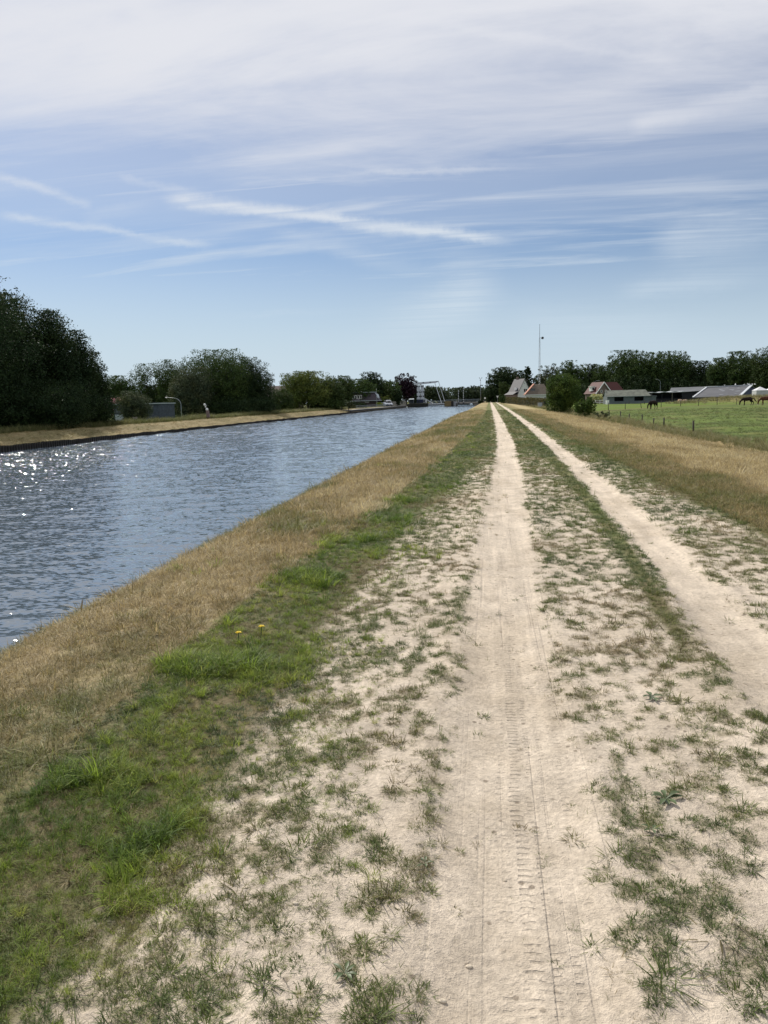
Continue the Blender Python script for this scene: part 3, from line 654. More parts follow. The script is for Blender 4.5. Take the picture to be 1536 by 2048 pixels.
G4 = 'trees beyond the drawbridge'
for px, tp, w, Y, lab in ((860, 772, 34, 480, 'tree with pointed tips seen through the drawbridge frame'), (880, 778, 34, 500, 'tree directly behind the drawbridge hangers'), (898, 787, 40, 620, 'lowest far tree in the gap right of the drawbridge'),
                          (922, 774, 34, 470, 'rounded far tree behind the striped barrier poles'), (948, 771, 36, 470, 'rounded far tree left of the tall lamp mast'), (968, 780, 34, 520, 'far tree right of the tall lamp mast'), (838, 788, 40, 520, 'low far tree behind the drawbridge tower')):
    tree(px, tp, w, Y, lab, 'far', group=G4, low=0)
G5 = 'trees around the white gabled house'
tree(1008, 735, 66, 340, 'big dark rounded tree left of the white gabled house', 'dark', group=G5, low=0, lr=.38)
tree(990, 770, 40, 335, 'lower left bulge tree beside the big dark rounded one', 'dark', group=G5, low=0)
tree(1035, 742, 46, 345, 'dark tree directly behind the white gabled house', 'dark', group=G5, low=0)
tree(1055, 734, 30, 330, 'pointed conifer behind the white gabled house', 'dark', 'tree', 'conifer_tree', low=0, shape='cone')
tree(1011, 764, 24, 300, 'mid green tree between the lamp mast and the white gabled house', 'mid', group=G5, low=0)
tree(1080, 748, 26, 330, 'rounded tree directly behind the lattice mast', 'mid', group=G5, low=0)
tree(1091, 732, 28, 320, 'slim grey green tree right of the lattice mast', 'grey', group=G5, low=0, dens=5)
tree(1109, 728, 26, 320, 'tall grey green tree behind the near round bush', 'grey', group=G5, low=0, dens=5)
G6 = 'row of dark trees behind the right hand farm'
for i, (px, tp, w, Y, lab, kd) in enumerate((
    (1144, 721, 56, 300, 'rounded dark tree above the near round bush', 'oak'), (1182, 729, 44, 310, 'dark tree left of the red roofed house ridge', 'dark'), (1206, 730, 44, 300, 'green tree directly above the red roofed house', 'oak'),
    (1228, 738, 36, 320, 'darker tree set back between the red roof and the tallest farm tree', 'dark'), (1259, 701, 80, 290, 'tallest rounded tree above the grey stable', 'oak'), (1330, 704, 84, 290, 'wide rounded tree above the open dark shed', 'oak'),
    (1296, 730, 50, 300, 'tree in the dip between the two tallest farm trees', 'dark'), (1374, 722, 36, 300, 'slim tree right of the wide rounded one', 'oak'), (1404, 722, 50, 290, 'dark dome shaped tree above the long dark barn', 'dark'),
    (1440, 716, 48, 280, 'tree above the left half of the long dark barn roof', 'oak'), (1490, 703, 64, 275, 'high tree above the middle of the long dark barn roof', 'oak'), (1545, 694, 70, 265, 'tree cut by the right picture edge', 'mid'))):
    tree(px, tp, w, Y, lab, kd, group=G6, low=0, lr=.36)
tree(1465, 706, 16, 278, 'thin pointed conifer rising between two farm trees', 'dark', 'tree', 'conifer_tree', low=0, shape='cone')
for px, tp, w, lab in ((1185, 766, 70, 'dark thicket behind the red roofed house'), (1270, 752, 100, 'dark thicket behind the grey stable'), (1350, 755, 110, 'dark thicket behind the open dark shed'), (1450, 752, 130, 'dark thicket behind the long barn'), (1060, 775, 60, 'dark thicket behind the house with the orange lit roof edge'), (1540, 750, 80, 'dark thicket behind the white tent')):
    tree(px, tp, w, 284 if px > 1100 else 300, lab, 'dark', 'bush', 'thicket', low=0, trunk=False)
tree(1127, 748, 62, 104, 'big round green bush right of the sandy track', 'bush', 'bush', 'round_bush', low=0, lr=.36, trunk=True, gaps=.3)
tree(1171, 795, 38, 84, 'small leaning green bush at the paddock fence', 'bush', 'bush', 'round_bush', low=0, lr=.36, trunk=False, gaps=.5)
tree(1206, 823, 26, 79, 'pale low weed clump right of the small leaning bush', 'grey', 'bush', 'low_shrub', low=0, trunk=False, dens=3.)
tree(1197, 788, 30, 242, 'pale cream flowering creeper before the red roofed house', 'cream', 'bush', 'flowering_shrub', low=.35, trunk=False, gz=-.8)
# far wood that closes the horizon: one uncountable mass
rg = np.random.default_rng(77); n = 26000; xs = np.concatenate([rg.uniform(-430, 40, n // 2), rg.uniform(20, 560, n // 2)]); hh = 7 + 7 * fbm(xs * .03, xs * 0, 5, 4)
P = np.stack([xs, 640 + rg.normal(0, 12, n), rg.random(n) ** .6 * hh], 1)
fw = leaf_mesh('far_woodland', P, rg.normal(size=(n, 3)), 1.3, rg, LM['far'], None); tag(fw, 'low far off belt of bluish green woodland on the horizon', 'woodland', kind='stuff')

# a long clipped hedge
def hedge(name, A, Bp, h, wd, label, kd, gap=.5):
    A, Bp = Vector(A), Vector(Bp); L = (Bp - A).length; rg = np.random.default_rng(int(L * 10)); n = int(L * 260); t = rg.random(n)
    d = (Bp - A).normalized(); s = Vector((-d.y, d.x, 0)); u = rg.uniform(-1, 1, n); v = rg.random(n) ** .6
    hh = h * (.85 + .3 * fbm(t * L * .25, t * 0, 3)); P = np.array(A)[None] + t[:, None] * np.array(Bp - A)[None] + u[:, None] * np.array(s)[None] * wd / 2 * (1 - .3 * v[:, None]) ; P[:, 2] += v * hh
    o = thing(name, tuple(A), 0, label, 'hedge'); P -= np.array(A)[None]; leaf_mesh('foliage', P, np.stack([u * s.x, u * s.y, v], 1), .16, rg, LM[kd], o)
    m = MB(); a2 = Vector((0, 0, 0)); b2 = Bp - A; m.bar(a2 + Vector((0, 0, h * .35)), b2 + Vector((0, 0, h * .35)), wd * .5, h * .6); m.build('branches', mat('hedge_core', (.012, .014, .007), .9), o); return o
# ------------------------------------------------------------------ materials of built things
WHITE = mat('white_paint', (.78, .78, .76), .5, .06, 2); CREAM = mat('cream_render', (.62, .62, .60), .8, .08, 1.5); DKGREY = mat('dark_grey_paint', (.035, .04, .05), .5, .2, 2)
BRICK = mat('brown_brick', (.16, .12, .10), .9, .3, 6); TILED = mat('dark_roof_tiles', (.045, .044, .050), .6, .3, 5); TILE_SHADE = mat('shaded_roof_tiles', (.12, .095, .07), .8, .35, 4)  # the low house's brown tiles have shade mixed into their colour
TILER = mat('red_roof_tiles', (.075, .020, .016), .75, .3, 5); TILE_LIT = mat('sunlit_roof_tiles', (.48, .21, .13), .7, .2, 4); GLASS = mat('window_glass', (.02, .025, .03), .08, .2, 1, spec=.8)  # the low house's orange tiles have sunlight mixed into their colour
GREYW = mat('grey_blue_boards', (.11, .13, .135), .8, .25, 3, stretch=(4, 4, .5)); ASB = mat('mossy_cement_sheets', (.13, .138, .11), .85, .35, .8); DROOF = mat('dark_sheet_roof', (.10, .10, .105), .55, .35, 1.2, stretch=(.3, 3, 1))
BLACKB = mat('black_tarred_boards', (.012, .012, .016), .7, .4, 3); NAVY = mat('navy_cladding', (.012, .016, .05), .6, .2, 2); WOODG = mat('weathered_wood', (.17, .15, .12), .9, .35, 6, stretch=(6, 6, 1))
WOODD = mat('dark_wet_timber', (.028, .025, .022), .8, .5, 4, stretch=(4, 4, .6)); TIMB = mat('ochre_fender_planks', (.26, .19, .09), .85, .3, 3, stretch=(.5, 1, 6)); STEELW = mat('white_bridge_steel', (.50, .52, .54), .45, .08, 2)
STEEL = mat('galvanised_steel', (.32, .34, .36), .45, .15, 5, metal=.6); CONC = mat('concrete', (.30, .28, .25), .9, .2, 2); VANW = mat('white_car_paint', (.74, .75, .78), .25, .03, 1, spec=.6); TYRE = mat('tyre_rubber', (.02, .02, .02), .85, .2, 8)
REDP = mat('red_paint', (.5, .04, .03), .5, .1, 3); BROWNP = mat('brown_post_paint', (.17, .12, .11), .7, .2, 5); SILV = mat('silver_car_paint', (.42, .45, .50), .3, .05, 1, spec=.6)

def window(par, x, y, z0, w, h, fm=None, dep=.06, panes=2):
    """framed window lying in a plane y = const, facing -y"""
    fm = fm or WHITE; t = .09; m = MB()
    m.box(x - w / 2, x + w / 2, y - dep, y - .002, z0, z0 + t).box(x - w / 2, x + w / 2, y - dep, y - .002, z0 + h - t, z0 + h)
    m.box(x - w / 2, x - w / 2 + t, y - dep, y - .002, z0 + t, z0 + h - t).box(x + w / 2 - t, x + w / 2, y - dep, y - .002, z0 + t, z0 + h - t)
    for i in range(1, panes): xx = x - w / 2 + w * i / panes; m.box(xx - t / 2, xx + t / 2, y - dep, y - .002, z0 + t, z0 + h - t)
    o = m.build('window', fm, par); g = MB().box(x - w / 2 + t, x + w / 2 - t, y - dep * .5, y - .003, z0 + t, z0 + h - t).build('pane', GLASS, o); return o
def door(par, x, y, w, h, m, z0=0):
    o = MB().box(x - w / 2, x + w / 2, y - .06, y - .002, z0 + .02, z0 + h).build('door', m, par); MB().ball((x + w * .38, y - .09, z0 + h * .48), .04).build('handle', STEEL, o); return o
def gable_roof(par, w, d, ze, zr, m, over=.3, th=.14, y0=0, vm=None):
    """ridge along y, eaves at x = +-w/2; returns the roof"""
    k = (zr - ze) / (w / 2); e = ze - k * over; q = MB()
    q.slab([(-w / 2 - over, y0 - over, e), (0, y0 - over, zr), (0, y0 + d + over, zr), (-w / 2 - over, y0 + d + over, e)][::-1], th)
    q.slab([(w / 2 + over, y0 - over, e), (0, y0 - over, zr), (0, y0 + d + over, zr), (w / 2 + over, y0 + d + over, e)], th)
    r = q.build('roof', m, par)
    if vm:
        v = MB(); v.bar((-w / 2 - over, y0 - over - .04, e), (0, y0 - over - .04, zr), .05, .28).bar((w / 2 + over, y0 - over - .04, e), (0, y0 - over - .04, zr), .05, .28); v.build('verge_board', vm, r)
    return r
def gable_wall(par, w, d, ze, zr, m, y0=0, name='wall'): return MB().prism([(-w / 2, -.4), (w / 2, -.4), (w / 2, ze), (0, zr - .12), (-w / 2, ze)], y0, y0 + d).build(name, m, par)
def root(name, px, Y, z, rz, label, cat, group=None, py=800):
    p = at(px, py, Y); return thing(name, (p.x, Y, z), R_(rz), label, cat, group)
GZ = -.8
# --- white gabled house (right, end of the track)
h = root('gabled_house', 1049, 262, -.3, 36, 'white gabled house with a steep dark grey roof beside the track end', 'house')
gable_wall(h, 5.4, 5.0, 3.5, 8.1, CREAM); rf = gable_roof(h, 5.4, 5.0, 3.5, 8.1, TILED, .25, .16)
window(h, .35, 0, 3.7, 1.5, 1.2); window(h, 0, 0, 6.3, .4, .7, panes=1); window(h, -1.3, 0, 1.0, 1.2, 1.2); door(h, 1.4, 0, .95, 2.1, DKGREY)
c = MB().box(-.3, .3, 3.4, 4.0, 7.4, 8.9).build('chimney', BRICK, rf); ln = MB(); ln.box(-4.6, -2.71, .3, 4.6, -.3, 3.0).build('lean_to', BRICK, h)
MB().slab([(-4.8, .1, 2.9), (-2.7, .1, 3.9), (-2.7, 4.8, 3.9), (-4.8, 4.8, 2.9)][::-1], .12).build('lean_to_roof', TILED, h)
d_ = MB().box(-2.6, -1.9, 1.2, 2.0, 4.4, 5.3).build('dormer', WHITE, h)
# --- low house: sunlit left hip painted orange, shaded front painted brown
h = root('low_house', 1076, 236, -.4, 0, 'low brown roofed house with an orange lit left roof edge and pale walls', 'house')
MB().box(-3.6, 3.3, 0, 6, -.4, 2.75).build('wall', CREAM, h)
q = MB(); A = [(-4.0, -.4, 2.9), (3.6, -.4, 2.9), (3.6, 6.4, 2.9), (-4.0, 6.4, 2.9)]; r0, r1 = (-1.1, 3.0, 6.0), (1.9, 3.0, 6.0)
q.add(A + [r0, r1], [(0, 1, 5, 4), (1, 2, 5), (2, 3, 4, 5), (0, 3, 2, 1)]); rf = q.build('roof', TILE_SHADE, h)
MB().add([(-4.06, -.4, 2.93), (-1.14, 3.0, 6.06), (-4.06, 6.4, 2.93), (-4.0, 3.0, 2.7)], [(0, 1, 2), (0, 3, 1), (3, 2, 1), (0, 2, 3)]).build('hip_tiles', TILE_LIT, rf)  # same tiles as the front slope, coloured as if in sun
MB().bar((-4.0, -.46, 2.9), (-1.1, 2.94, 6.05), .5, .22).build('hip_ridge', TILE_LIT, rf); MB().bar((-4.0, -.5, 2.8), (3.6, -.5, 2.8), .12, .14).build('gutter', WHITE, h)  # hip edge carries the same painted sunlight
window(rf, -1.5, .9, 3.9, 1.3, .75, DKGREY)
window(h, -2.1, 0, .9, 1.0, 1.2); window(h, .2, 0, .9, 1.0, 1.2); window(h, 2.3, 0, .7, 1.1, 1.4); door(h, -3.1, 0, .8, 2.1, WHITE, -.4)
# hedge, box, arch bush, signs at the end of the track
pA, pB = at(1014, 800, 250), at(1092, 800, 178)
hedge('garden_hedge', (pA.x, 250, -.1), (pB.x, 178, -.6), 2.0, 1.6, 'long brownish hedge in front of the two houses by the track', 'hedge')
tree(1006, 790, 14, 255, 'small arching dark bush at the left end of the brownish hedge', 'oak', 'bush', 'round_bush', low=0, trunk=False)
t = root('utility_cabinet', 1080, 172, -.55, 5, 'grey metal cabinet at the right end of the brownish hedge', 'cabinet'); MB().box(-.45, .45, -.2, .2, -.1, .95).build('body', STEEL, t); MB().box(-.5, .5, -.25, .25, .95, 1.02).build('lid', STEEL, t); MB().box(-.42, -.01, -.225, -.2, .1, .9).build('door', STEEL, t); MB().box(.01, .42, -.225, -.2, .1, .9).build('door', STEEL, t)
def road_sign(px, Y, hgt, label, round_=False):
    t = root('road_sign', px, Y, 0, 0, label, 'sign'); MB().tube([(0, 0, -.2), (0, 0, hgt)], .05).build('post', STEEL, t)
    if round_: MB().tube([(0, -.10, hgt - .35), (0, -.06, hgt - .35)], .38, 20).build('sign_plate', WHITE, t)
    else: MB().add([(-.5, -.08, hgt), (.5, -.08, hgt), (0, -.08, hgt - .85), (-.5, -.05, hgt), (.5, -.05, hgt), (0, -.05, hgt - .85)], [(0, 2, 1), (3, 4, 5), (0, 1, 4, 3), (1, 2, 5, 4), (2, 0, 3, 5)]).build('sign_plate', WHITE, t)
road_sign(995, 300, 2.6, 'white triangular sign on a post at the end of the track')
road_sign(970, 330, 2.2, 'small white round sign on a post right of the tall lamp mast', True)
# --- lattice mast
p = at(1077, 648, 268); Hm = p.z + .4
t = thing('lattice_mast', (at(1079, 790, 268).x, 268, -.4), R_(12), 'tall thin lattice radio mast rising behind the low brown roofed house', 'mast')
zl = Hm - 4.6; m = MB(); legs = []
for i in range(3):
    a = 2 * math.pi * i / 3 + .3; f = lambda zz, a=a: (math.cos(a) * lerp(.50, .17, zz / zl), math.sin(a) * lerp(.50, .17, zz / zl), zz); legs.append(f)
    m.tube([f(0), f(zl)], .035, 6)
br = MB(); nb = 30
for k in range(nb):
    z0, z1 = zl * k / nb, zl * (k + 1) / nb
    for i in range(3): br.tube([legs[i](z0), legs[(i + 1) % 3](z1)], .014, 4); br.tube([legs[i](z1), legs[(i + 1) % 3](z1)], .012, 4)
m.build('tower_legs', STEEL, t); br.build('lattice_bracing', STEEL, t)
MB().tube([(0, 0, zl - .2), (0, 0, Hm)], [.07, .05], 8).build('aerial', mat('dark_aerial', (.06, .06, .07), .6), t)
ar = MB().tube([(0, 0, zl + .1), (.9, 0, zl + .1)], .05).build('arm', STEEL, t)
MB().tube([(.95, -.25, zl), (.95, .25, zl)], [.42, .38], 16).build('dish', mat('dark_aerial', (.06, .06, .07)), t)
# --- red roofed house
h = root('red_roofed_house', 1207, 252, GZ, 26, 'brick house with a dark red tiled gable roof and white dormer', 'house')
gable_wall(h, 5.6, 6.0, 3.3, 6.6, BRICK); rf = gable_roof(h, 5.6, 6.0, 3.3, 6.6, TILER, .3, .16, vm=WHITE)
window(h, -.8, 0, 3.4, .6, .8, panes=1); window(h, .8, 0, 3.4, .6, .8, panes=1); window(h, -1.3, 0, .9, 1.3, 1.3); door(h, 1.3, 0, .95, 2.1, WHITE)
d_ = MB().box(-3.0, -1.7, 2.2, 3.5, 3.9, 5.3).build('dormer', WHITE, h); MB().box(-3.2, -1.5, 2.0, 3.7, 5.3, 5.42).build('dormer_roof', WHITE, d_); window(d_, -2.35, 2.2, 4.2, .9, .9, WHITE, panes=1)
h2 = MB().box(1.2, 10.2, 3.2, 8.8, -.3, 3.2).build('rear_wing', BRICK, h)
w2 = MB(); w2.slab([(1.0, 2.9, 3.1), (10.4, 2.9, 3.1), (9.0, 6, 6.7), (.6, 6, 6.7)], .15).slab([(1.0, 9.1, 3.1), (.6, 6, 6.7), (9.0, 6, 6.7), (10.4, 9.1, 3.1)], .15).slab([(10.4, 2.9, 3.1), (10.4, 9.1, 3.1), (9.0, 6.03, 6.68), (9.0, 5.97, 6.68)], .15); w2.build('rear_roof', TILER, h)
t = root('feed_box', 1215, 222, GZ, 4, 'small white box left of the grey stable', 'box'); MB().box(-.38, .38, -.3, .3, 0, 1.15).build('body', WHITE, t); MB().box(-.42, .42, -.34, .34, 1.15, 1.21).build('lid', STEEL, t)
# little garden fence under the creeper
t = root('garden_fence', 1200, 238, GZ, 0, 'low white picket fence below the cream creeper', 'fence')
for i in range(5): MB().box(-2.6 + 1.3 * i - .06, -2.6 + 1.3 * i + .06, -.06, .06, 0, 1.2).build('post', WHITE, t)
MB().box(-2.6, 2.6, -.09, -.062, .35, .47).box(-2.6, 2.6, -.09, -.062, .9, 1.0).build('rail', WHITE, t)
# --- grey stable
h = root('grey_stable', 1256, 226, GZ, 3, 'long low grey stable with a mossy cement roof and two dark openings', 'barn')
m = MB(); W0, W1 = -5.7, 5.9
for a, b_ in ((W0, -3.75), (-1.2, 1.75), (4.3, W1)): m.box(a, b_, 0, .2, -.2, 2.15)
for a, b_ in ((-3.75, -1.2), (1.75, 4.3)): m.box(a, b_, 0, .2, -.2, .75); m.box(a, b_, 0, .2, 1.95, 2.15)
m.box(W0, W0 + .2, .2, 6, -.2, 2.15).box(W1 - .2, W1, .2, 6, -.2, 2.15).box(W0, W1, 6, 6.2, -.2, 2.15); m.build('wall', GREYW, h)
MB().box(W0 + .2, W1 - .2, 2.5, 2.6, -.1, 2.1).build('inner_wall', BLACKB, h)
q = MB().slab([(W0 - .3, -.3, 2.1), (W1 + .3, -.3, 2.1), (W1 - .4, 3.1, 3.85), (W0 - .1, 3.1, 3.85)], .1).slab([(W0 - .3, 6.5, 2.1), (W0 - .1, 3.1, 3.85), (W1 - .4, 3.1, 3.85), (W1 + .3, 6.5, 2.1)], .1).build('roof', ASB, h)
MB().prism([(W0, 2.15), (W0 + .1, 2.15), (W0 + .1, 3.7), (W0, 3.7)], 2.0, 4.2).build('gable_board', GREYW, h); MB().box(W0 - .2, W1 + .2, -.42, -.31, 2.0, 2.12).build('gutter', STEEL, h)
MB().box(W1 + .01, W1 + 1.9, .4, 5, -.2, 1.9).build('side_shed', GREYW, h); MB().slab([(W1 + .01, .2, 2.1), (W1 + 2.1, .2, 1.95), (W1 + 2.1, 5.2, 1.95), (W1 + .01, 5.2, 2.1)], .08).build('side_shed_roof', STEEL, h)
# --- open dark shed with a pale wavy front edge
h = root('open_shed', 1334, 236, GZ + .1, 3, 'open fronted black shed with a pale wavy roof edge', 'shed')
MB().box(-4.4, 4.4, 4, 4.15, -.3, 2.7).box(-4.4, -4.25, .3, 4, -.3, 2.7).box(4.25, 4.4, .3, 4, -.3, 2.7).box(-4.2, 4.2, .3, .4, -.3, 1.0).build('wall', BLACKB, h)
for x in (-4.3, -1.5, 1.4, 4.3): MB().box(x - .07, x + .07, -.2, -.06, -.2, 2.65).build('post', WOODG if x == 1.4 else BLACKB, h)
V = []; n = 40
for i in range(n + 1):
    x = -4.7 + 9.4 * i / n; zz = 2.72 + .06 * math.sin(i * .5) + .12 * ss(np.array(x), -4, 2); V += [(x, -.5, float(zz)), (x, -.5, float(zz) + .16), (x, 4.6, float(zz) + .20), (x, 4.6, float(zz) + .04)]
MB().add(V, [(4 * i + a, 4 * i + 4 + a, 4 * i + 4 + (a + 1) % 4, 4 * i + (a + 1) % 4) for i in range(n) for a in range(4)]).build('roof', mat('pale_roof_sheet', (.42, .44, .45), .6, .15, 3), h)
# --- low shed behind, light grey roof
h = root('grey_roofed_barn', 1386, 250, GZ, 2, 'dark barn with a light grey sloping roof left of the long barn', 'barn')
MB().box(-6.3, 6.0, 0, 7, -.3, 2.9).build('wall', BLACKB, h); MB().prism([(3.6, 2.9), (6.0, 2.9), (5.0, 4.1), (4.0, 4.4)], 1, 6).build('gable', mat('grey_gable_boards', (.10, .11, .10), .8, .2, 3), h)
MB().slab([(-7.4, -.5, 2.75), (3.6, -.5, 3.2), (4.6, 4, 4.4), (-5.6, 4, 4.3)], .12).build('roof', mat('light_grey_sheets', (.12, .125, .13), .6, .2, 1), h); MB().box(6.01, 9, .5, 6, -.3, 2.9).build('side_wing', BLACKB, h); MB().slab([(5, -.2, 4.1), (9, -.2, 3.6), (9, 6, 4.5), (5, 6, 4.5)], .1).build('side_roof', mat('grey_gable_boards', (.1, .11, .1)), h)
# --- long barn, huge dark roof, navy gable
h = root('long_barn', 1450, 226, GZ, 0, 'long low barn with a huge dark sheet roof and navy gable', 'barn')
k = mpp((70, 226, 2)); x0, x1 = -62 * k, 28 * k
q = MB().slab([(x0, 0, 1.3), (x1, 0, 1.35), (x1 + 42 * k, 9, 4.25), (x0 + 43 * k, 9, 4.0)], .14).slab([(x1 + 90 * k, 18, 1.3), (x0 + 80 * k, 18, 1.3), (x0 + 43 * k, 9, 4.0), (x1 + 42 * k, 9, 4.25)], .14).build('roof', DROOF, h)
v = MB().bar((x1, -.02, 1.40), (x1 + 42 * k, 9, 4.32), .7, .16).bar((x0, -.02, 1.36), (x0 + 43 * k, 9, 4.08), .45, .14).bar((x0 + 43 * k, 8.95, 4.1), (x1 + 42 * k, 8.95, 4.34), .2, .2).build('verge_flashing', mat('pale_flashing', (.5, .52, .54), .5, .1, 2), q)
MB().add([(x1 + .4, .6, -.3), (x1 + 1.0 + 38 * k, 9.0, -.3), (x1 + 38 * k, 9.0, 3.9), (x1 + .4, .6, 1.3), (x1 + 60 * k, 12.0, -.3), (x1 + 60 * k, 12.0, 3.0)], [(0, 1, 2, 3), (1, 4, 5, 2)]).build('gable', NAVY, h)
MB().box(x0 + .5, x1 - .3, .5, .7, -.3, 1.2).build('wall', BLACKB, h)
rgs = random.Random(3)
for i in range(13):
    u = rgs.uniform(.35, .9); v_ = rgs.uniform(.12, .8); L = rgs.uniform(.03, .1)
    f = lambda a, b_: (x0 + (x1 - x0) * a + 42 * k * b_, 9 * b_, 1.335 + 2.72 * b_ + .05 + .05 * a + .1 * a * b_)
    MB().add([f(u, v_), f(u + L, v_), f(u + L, v_ + .05), f(u, v_ + .05)], [(0, 1, 2, 3)]).build('worn_sheet', mat('pale_worn_sheet', (.22, .23, .24), .6, .2, 2), q)
for i, (px, s_) in enumerate(((1471, 1.3), (1488, .6), (1498, 1.2), (1505, 1.0), (1510, .9), (1449, .5))):
    P = at(px, 769.5, 235); b = thing('white_bird', (P.x, 235, GZ + 4.28), R_(rgs.uniform(0, 360)), ['white bird with raised neck on the barn ridge, above the middle', 'small white bird on the barn ridge between the bigger ones', 'plump white bird near the right end of the barn ridge', 'white bird next to last on the barn ridge', 'white bird at the very right end of the barn ridge', 'tiny white bird furthest left on the barn ridge'][i], 'bird', 'white birds sitting on the barn ridge')
    MB().ball((0, 0, .22), .2 * s_, sq=(1.5, .8, .8)).ball((.3 * s_, 0, .22 + .22 * s_), .09 * s_).bar((.2 * s_, 0, .22), (.3 * s_, 0, .22 + .2 * s_), .08 * s_).bar((-.2 * s_, 0, .22), (-.45 * s_, 0, .3), .12 * s_, .04).bar((0, .03, 0), (0, .03, .12), .02).bar((0, -.03, 0), (0, -.03, .12), .02).build('body', WHITE, b, True)
# --- white tent
h = root('white_tent', 1530, 214, GZ + .2, 0, 'white marquee tent with a pointed roof at the right edge', 'tent')
MB().box(-2.2, 3.6, 0, 3.5, -.3, 2.5).build('side_walls', mat('grey_canvas', (.42, .42, .43), .8, .15, 1.2), h)
MB().add([(-2.3, -.1, 2.52), (.7, -.1, 2.52), (.7, 3.6, 2.52), (-2.3, 3.6, 2.52), (-.8, 1.7, 3.5), (.72, -.1, 2.52), (3.7, -.1, 2.52), (3.7, 3.6, 2.52), (.72, 3.6, 2.52), (2.2, 1.7, 3.3)], [(0, 1, 4), (1, 2, 4), (2, 3, 4), (3, 0, 4), (0, 3, 2, 1), (5, 6, 9), (6, 7, 9), (7, 8, 9), (8, 5, 9), (5, 8, 7, 6)]).build('roof', mat('white_canvas', (.58, .58, .58), .7, .05, 2), h)
# --- small things between the barns
for px, w_, lab in ((1360, .9, 'orange tan round hay roll beside the open shed'), (1370, .75, 'pale pinkish hay roll left of the long barn')):
    t = root('hay_roll', px, 218, GZ - .05, 20, lab, 'hay roll', 'hay rolls by the open shed'); MB().tube([(-.5, 0, .5), (-.42, 0, .5), (.42, 0, .5), (.5, 0, .5)], [.40 * w_, .5 * w_, .5 * w_, .40 * w_], 18).build('bale', mat('hay', (.46, .30, .20), .95, .3, 6), t, True); MB().tube([(-.2, 0, .5), (-.12, 0, .5)], .506 * w_, 18).tube([(.12, 0, .5), (.2, 0, .5)], .506 * w_, 18).build('net_wrap', mat('wrap', (.5, .42, .36)), t)
def street_lamp(px, topy, Y, label, side=-1, arm=1.9, gz=-.5, group=None, py=None):
    P = at(px, topy, Y); t = thing('street_lamp', (P.x, Y, gz), 0, label, 'street lamp', group); Hh = P.z - gz
    MB().tube([(0, 0, -.2), (0, 0, Hh * .5), (0, 0, Hh - .9), (side * .12, 0, Hh - .5), (side * .45, 0, Hh - .15), (side * .9, 0, Hh), (side * arm, 0, Hh + .12)], [.065, .05, .04, .038, .036, .036, .034], 8).build('pole', STEEL, t, True)
    MB().ball((side * (arm + .25), 0, Hh + .12), .15, sq=(2.0, .8, .45)).build('lamp_head', mat('lamp_head_grey', (.25, .26, .27), .4, .05), t, True); return t
street_lamp(361, 796, 112, 'grey curved street lamp before the dark trees, left bank', gz=-.3)
street_lamp(1187, 762, 258, 'thin curved street lamp over the red roofed house', side=1, arm=1.5)
street_lamp(1321, 759, 258, 'thin street lamp among dark trees above the open shed', side=-1, arm=1.0)
# --- flat shed left bank
h = root('flat_roofed_shed', 270, 116, -.3, -4, 'low dark flat roofed shed with a pale roof edge, left bank', 'shed')
k = mpp(h.location); zt = at(270, 807, 116).z + .3
MB().box(-48 * k, 52 * k, 0, 5, -.2, zt - .15).build('wall', mat('dark_blue_grey_boards', (.05, .062, .08), .8, .25, 2), h); MB().box(-50 * k, 54 * k, -.25, 5.2, zt - .15, zt).build('roof_edge', mat('pale_fascia', (.32, .36, .38), .6, .1, 2), h)
MB().box(-46 * k, -28 * k, -.05, -.003, -.1, .95).build('door', mat('pale_grey_door', (.36, .40, .42), .6, .1), h); window(h, -37 * k, 0, 1.1, 16 * k, .6, DKGREY)
# --- brown barn roof between the trees (left)
h = root('thatched_barn', 545, 205, -.3, 0, 'barn with a broad dull brown roof half hidden by left bank trees', 'barn')
k = mpp(h.location); zt = at(550, 772, 212).z + .3
MB().box(-26 * k, 40 * k, 0, 13, -.2, 2.5).build('wall', BRICK, h); MB().slab([(-30 * k, -.5, 2.2), (44 * k, -.5, 2.2), (40 * k, 6.5, zt), (-26 * k, 6.5, zt)], .25).slab([(-30 * k, 13.5, 2.2), (-26 * k, 6.5, zt), (40 * k, 6.5, zt), (44 * k, 13.5, 2.2)], .25).build('roof', mat('dull_thatch', (.13, .105, .095), .95, .25, 1.5), h)
# --- gambrel house
h = root('gambrel_house', 729, 285, -.3, 0, 'dark roofed gambrel house with a wide white dormer window band', 'house')
k = mpp(h.location); z_ = lambda py: at(729, py, 285).z + .3
MB().box(-25 * k, 25 * k, 0, 7, -.3, z_(802)).build('wall', mat('dark_plinth_brick', (.06, .045, .04), .9, .3, 4), h)
rf = MB().add([(-30 * k, -.8, z_(801)), (30 * k, -.8, z_(801)), (20 * k, 1.4, z_(785.5)), (-28 * k, 1.4, z_(785.5)), (-30 * k, 8, z_(801)), (30 * k, 8, z_(801)), (20 * k, 5.5, z_(785.5)), (-28 * k, 5.5, z_(785.5))], [(0, 1, 2, 3), (1, 5, 6, 2), (5, 4, 7, 6), (4, 0, 3, 7), (3, 2, 6, 7), (0, 4, 5, 1)]).build('roof', mat('plum_dark_tiles', (.045, .034, .042), .6, .3, 3), h)
MB().box(-31 * k, 31 * k, -1.0, 8.2, z_(802.2), z_(801) - .01).build('eaves_board', mat('pale_fascia', (.32, .36, .38)), rf); MB().box(-30 * k, 20 * k, .9, 6, z_(785.3) - .0, z_(784)).build('roof_cap', mat('pale_fascia', (.32, .36, .38)), rf)
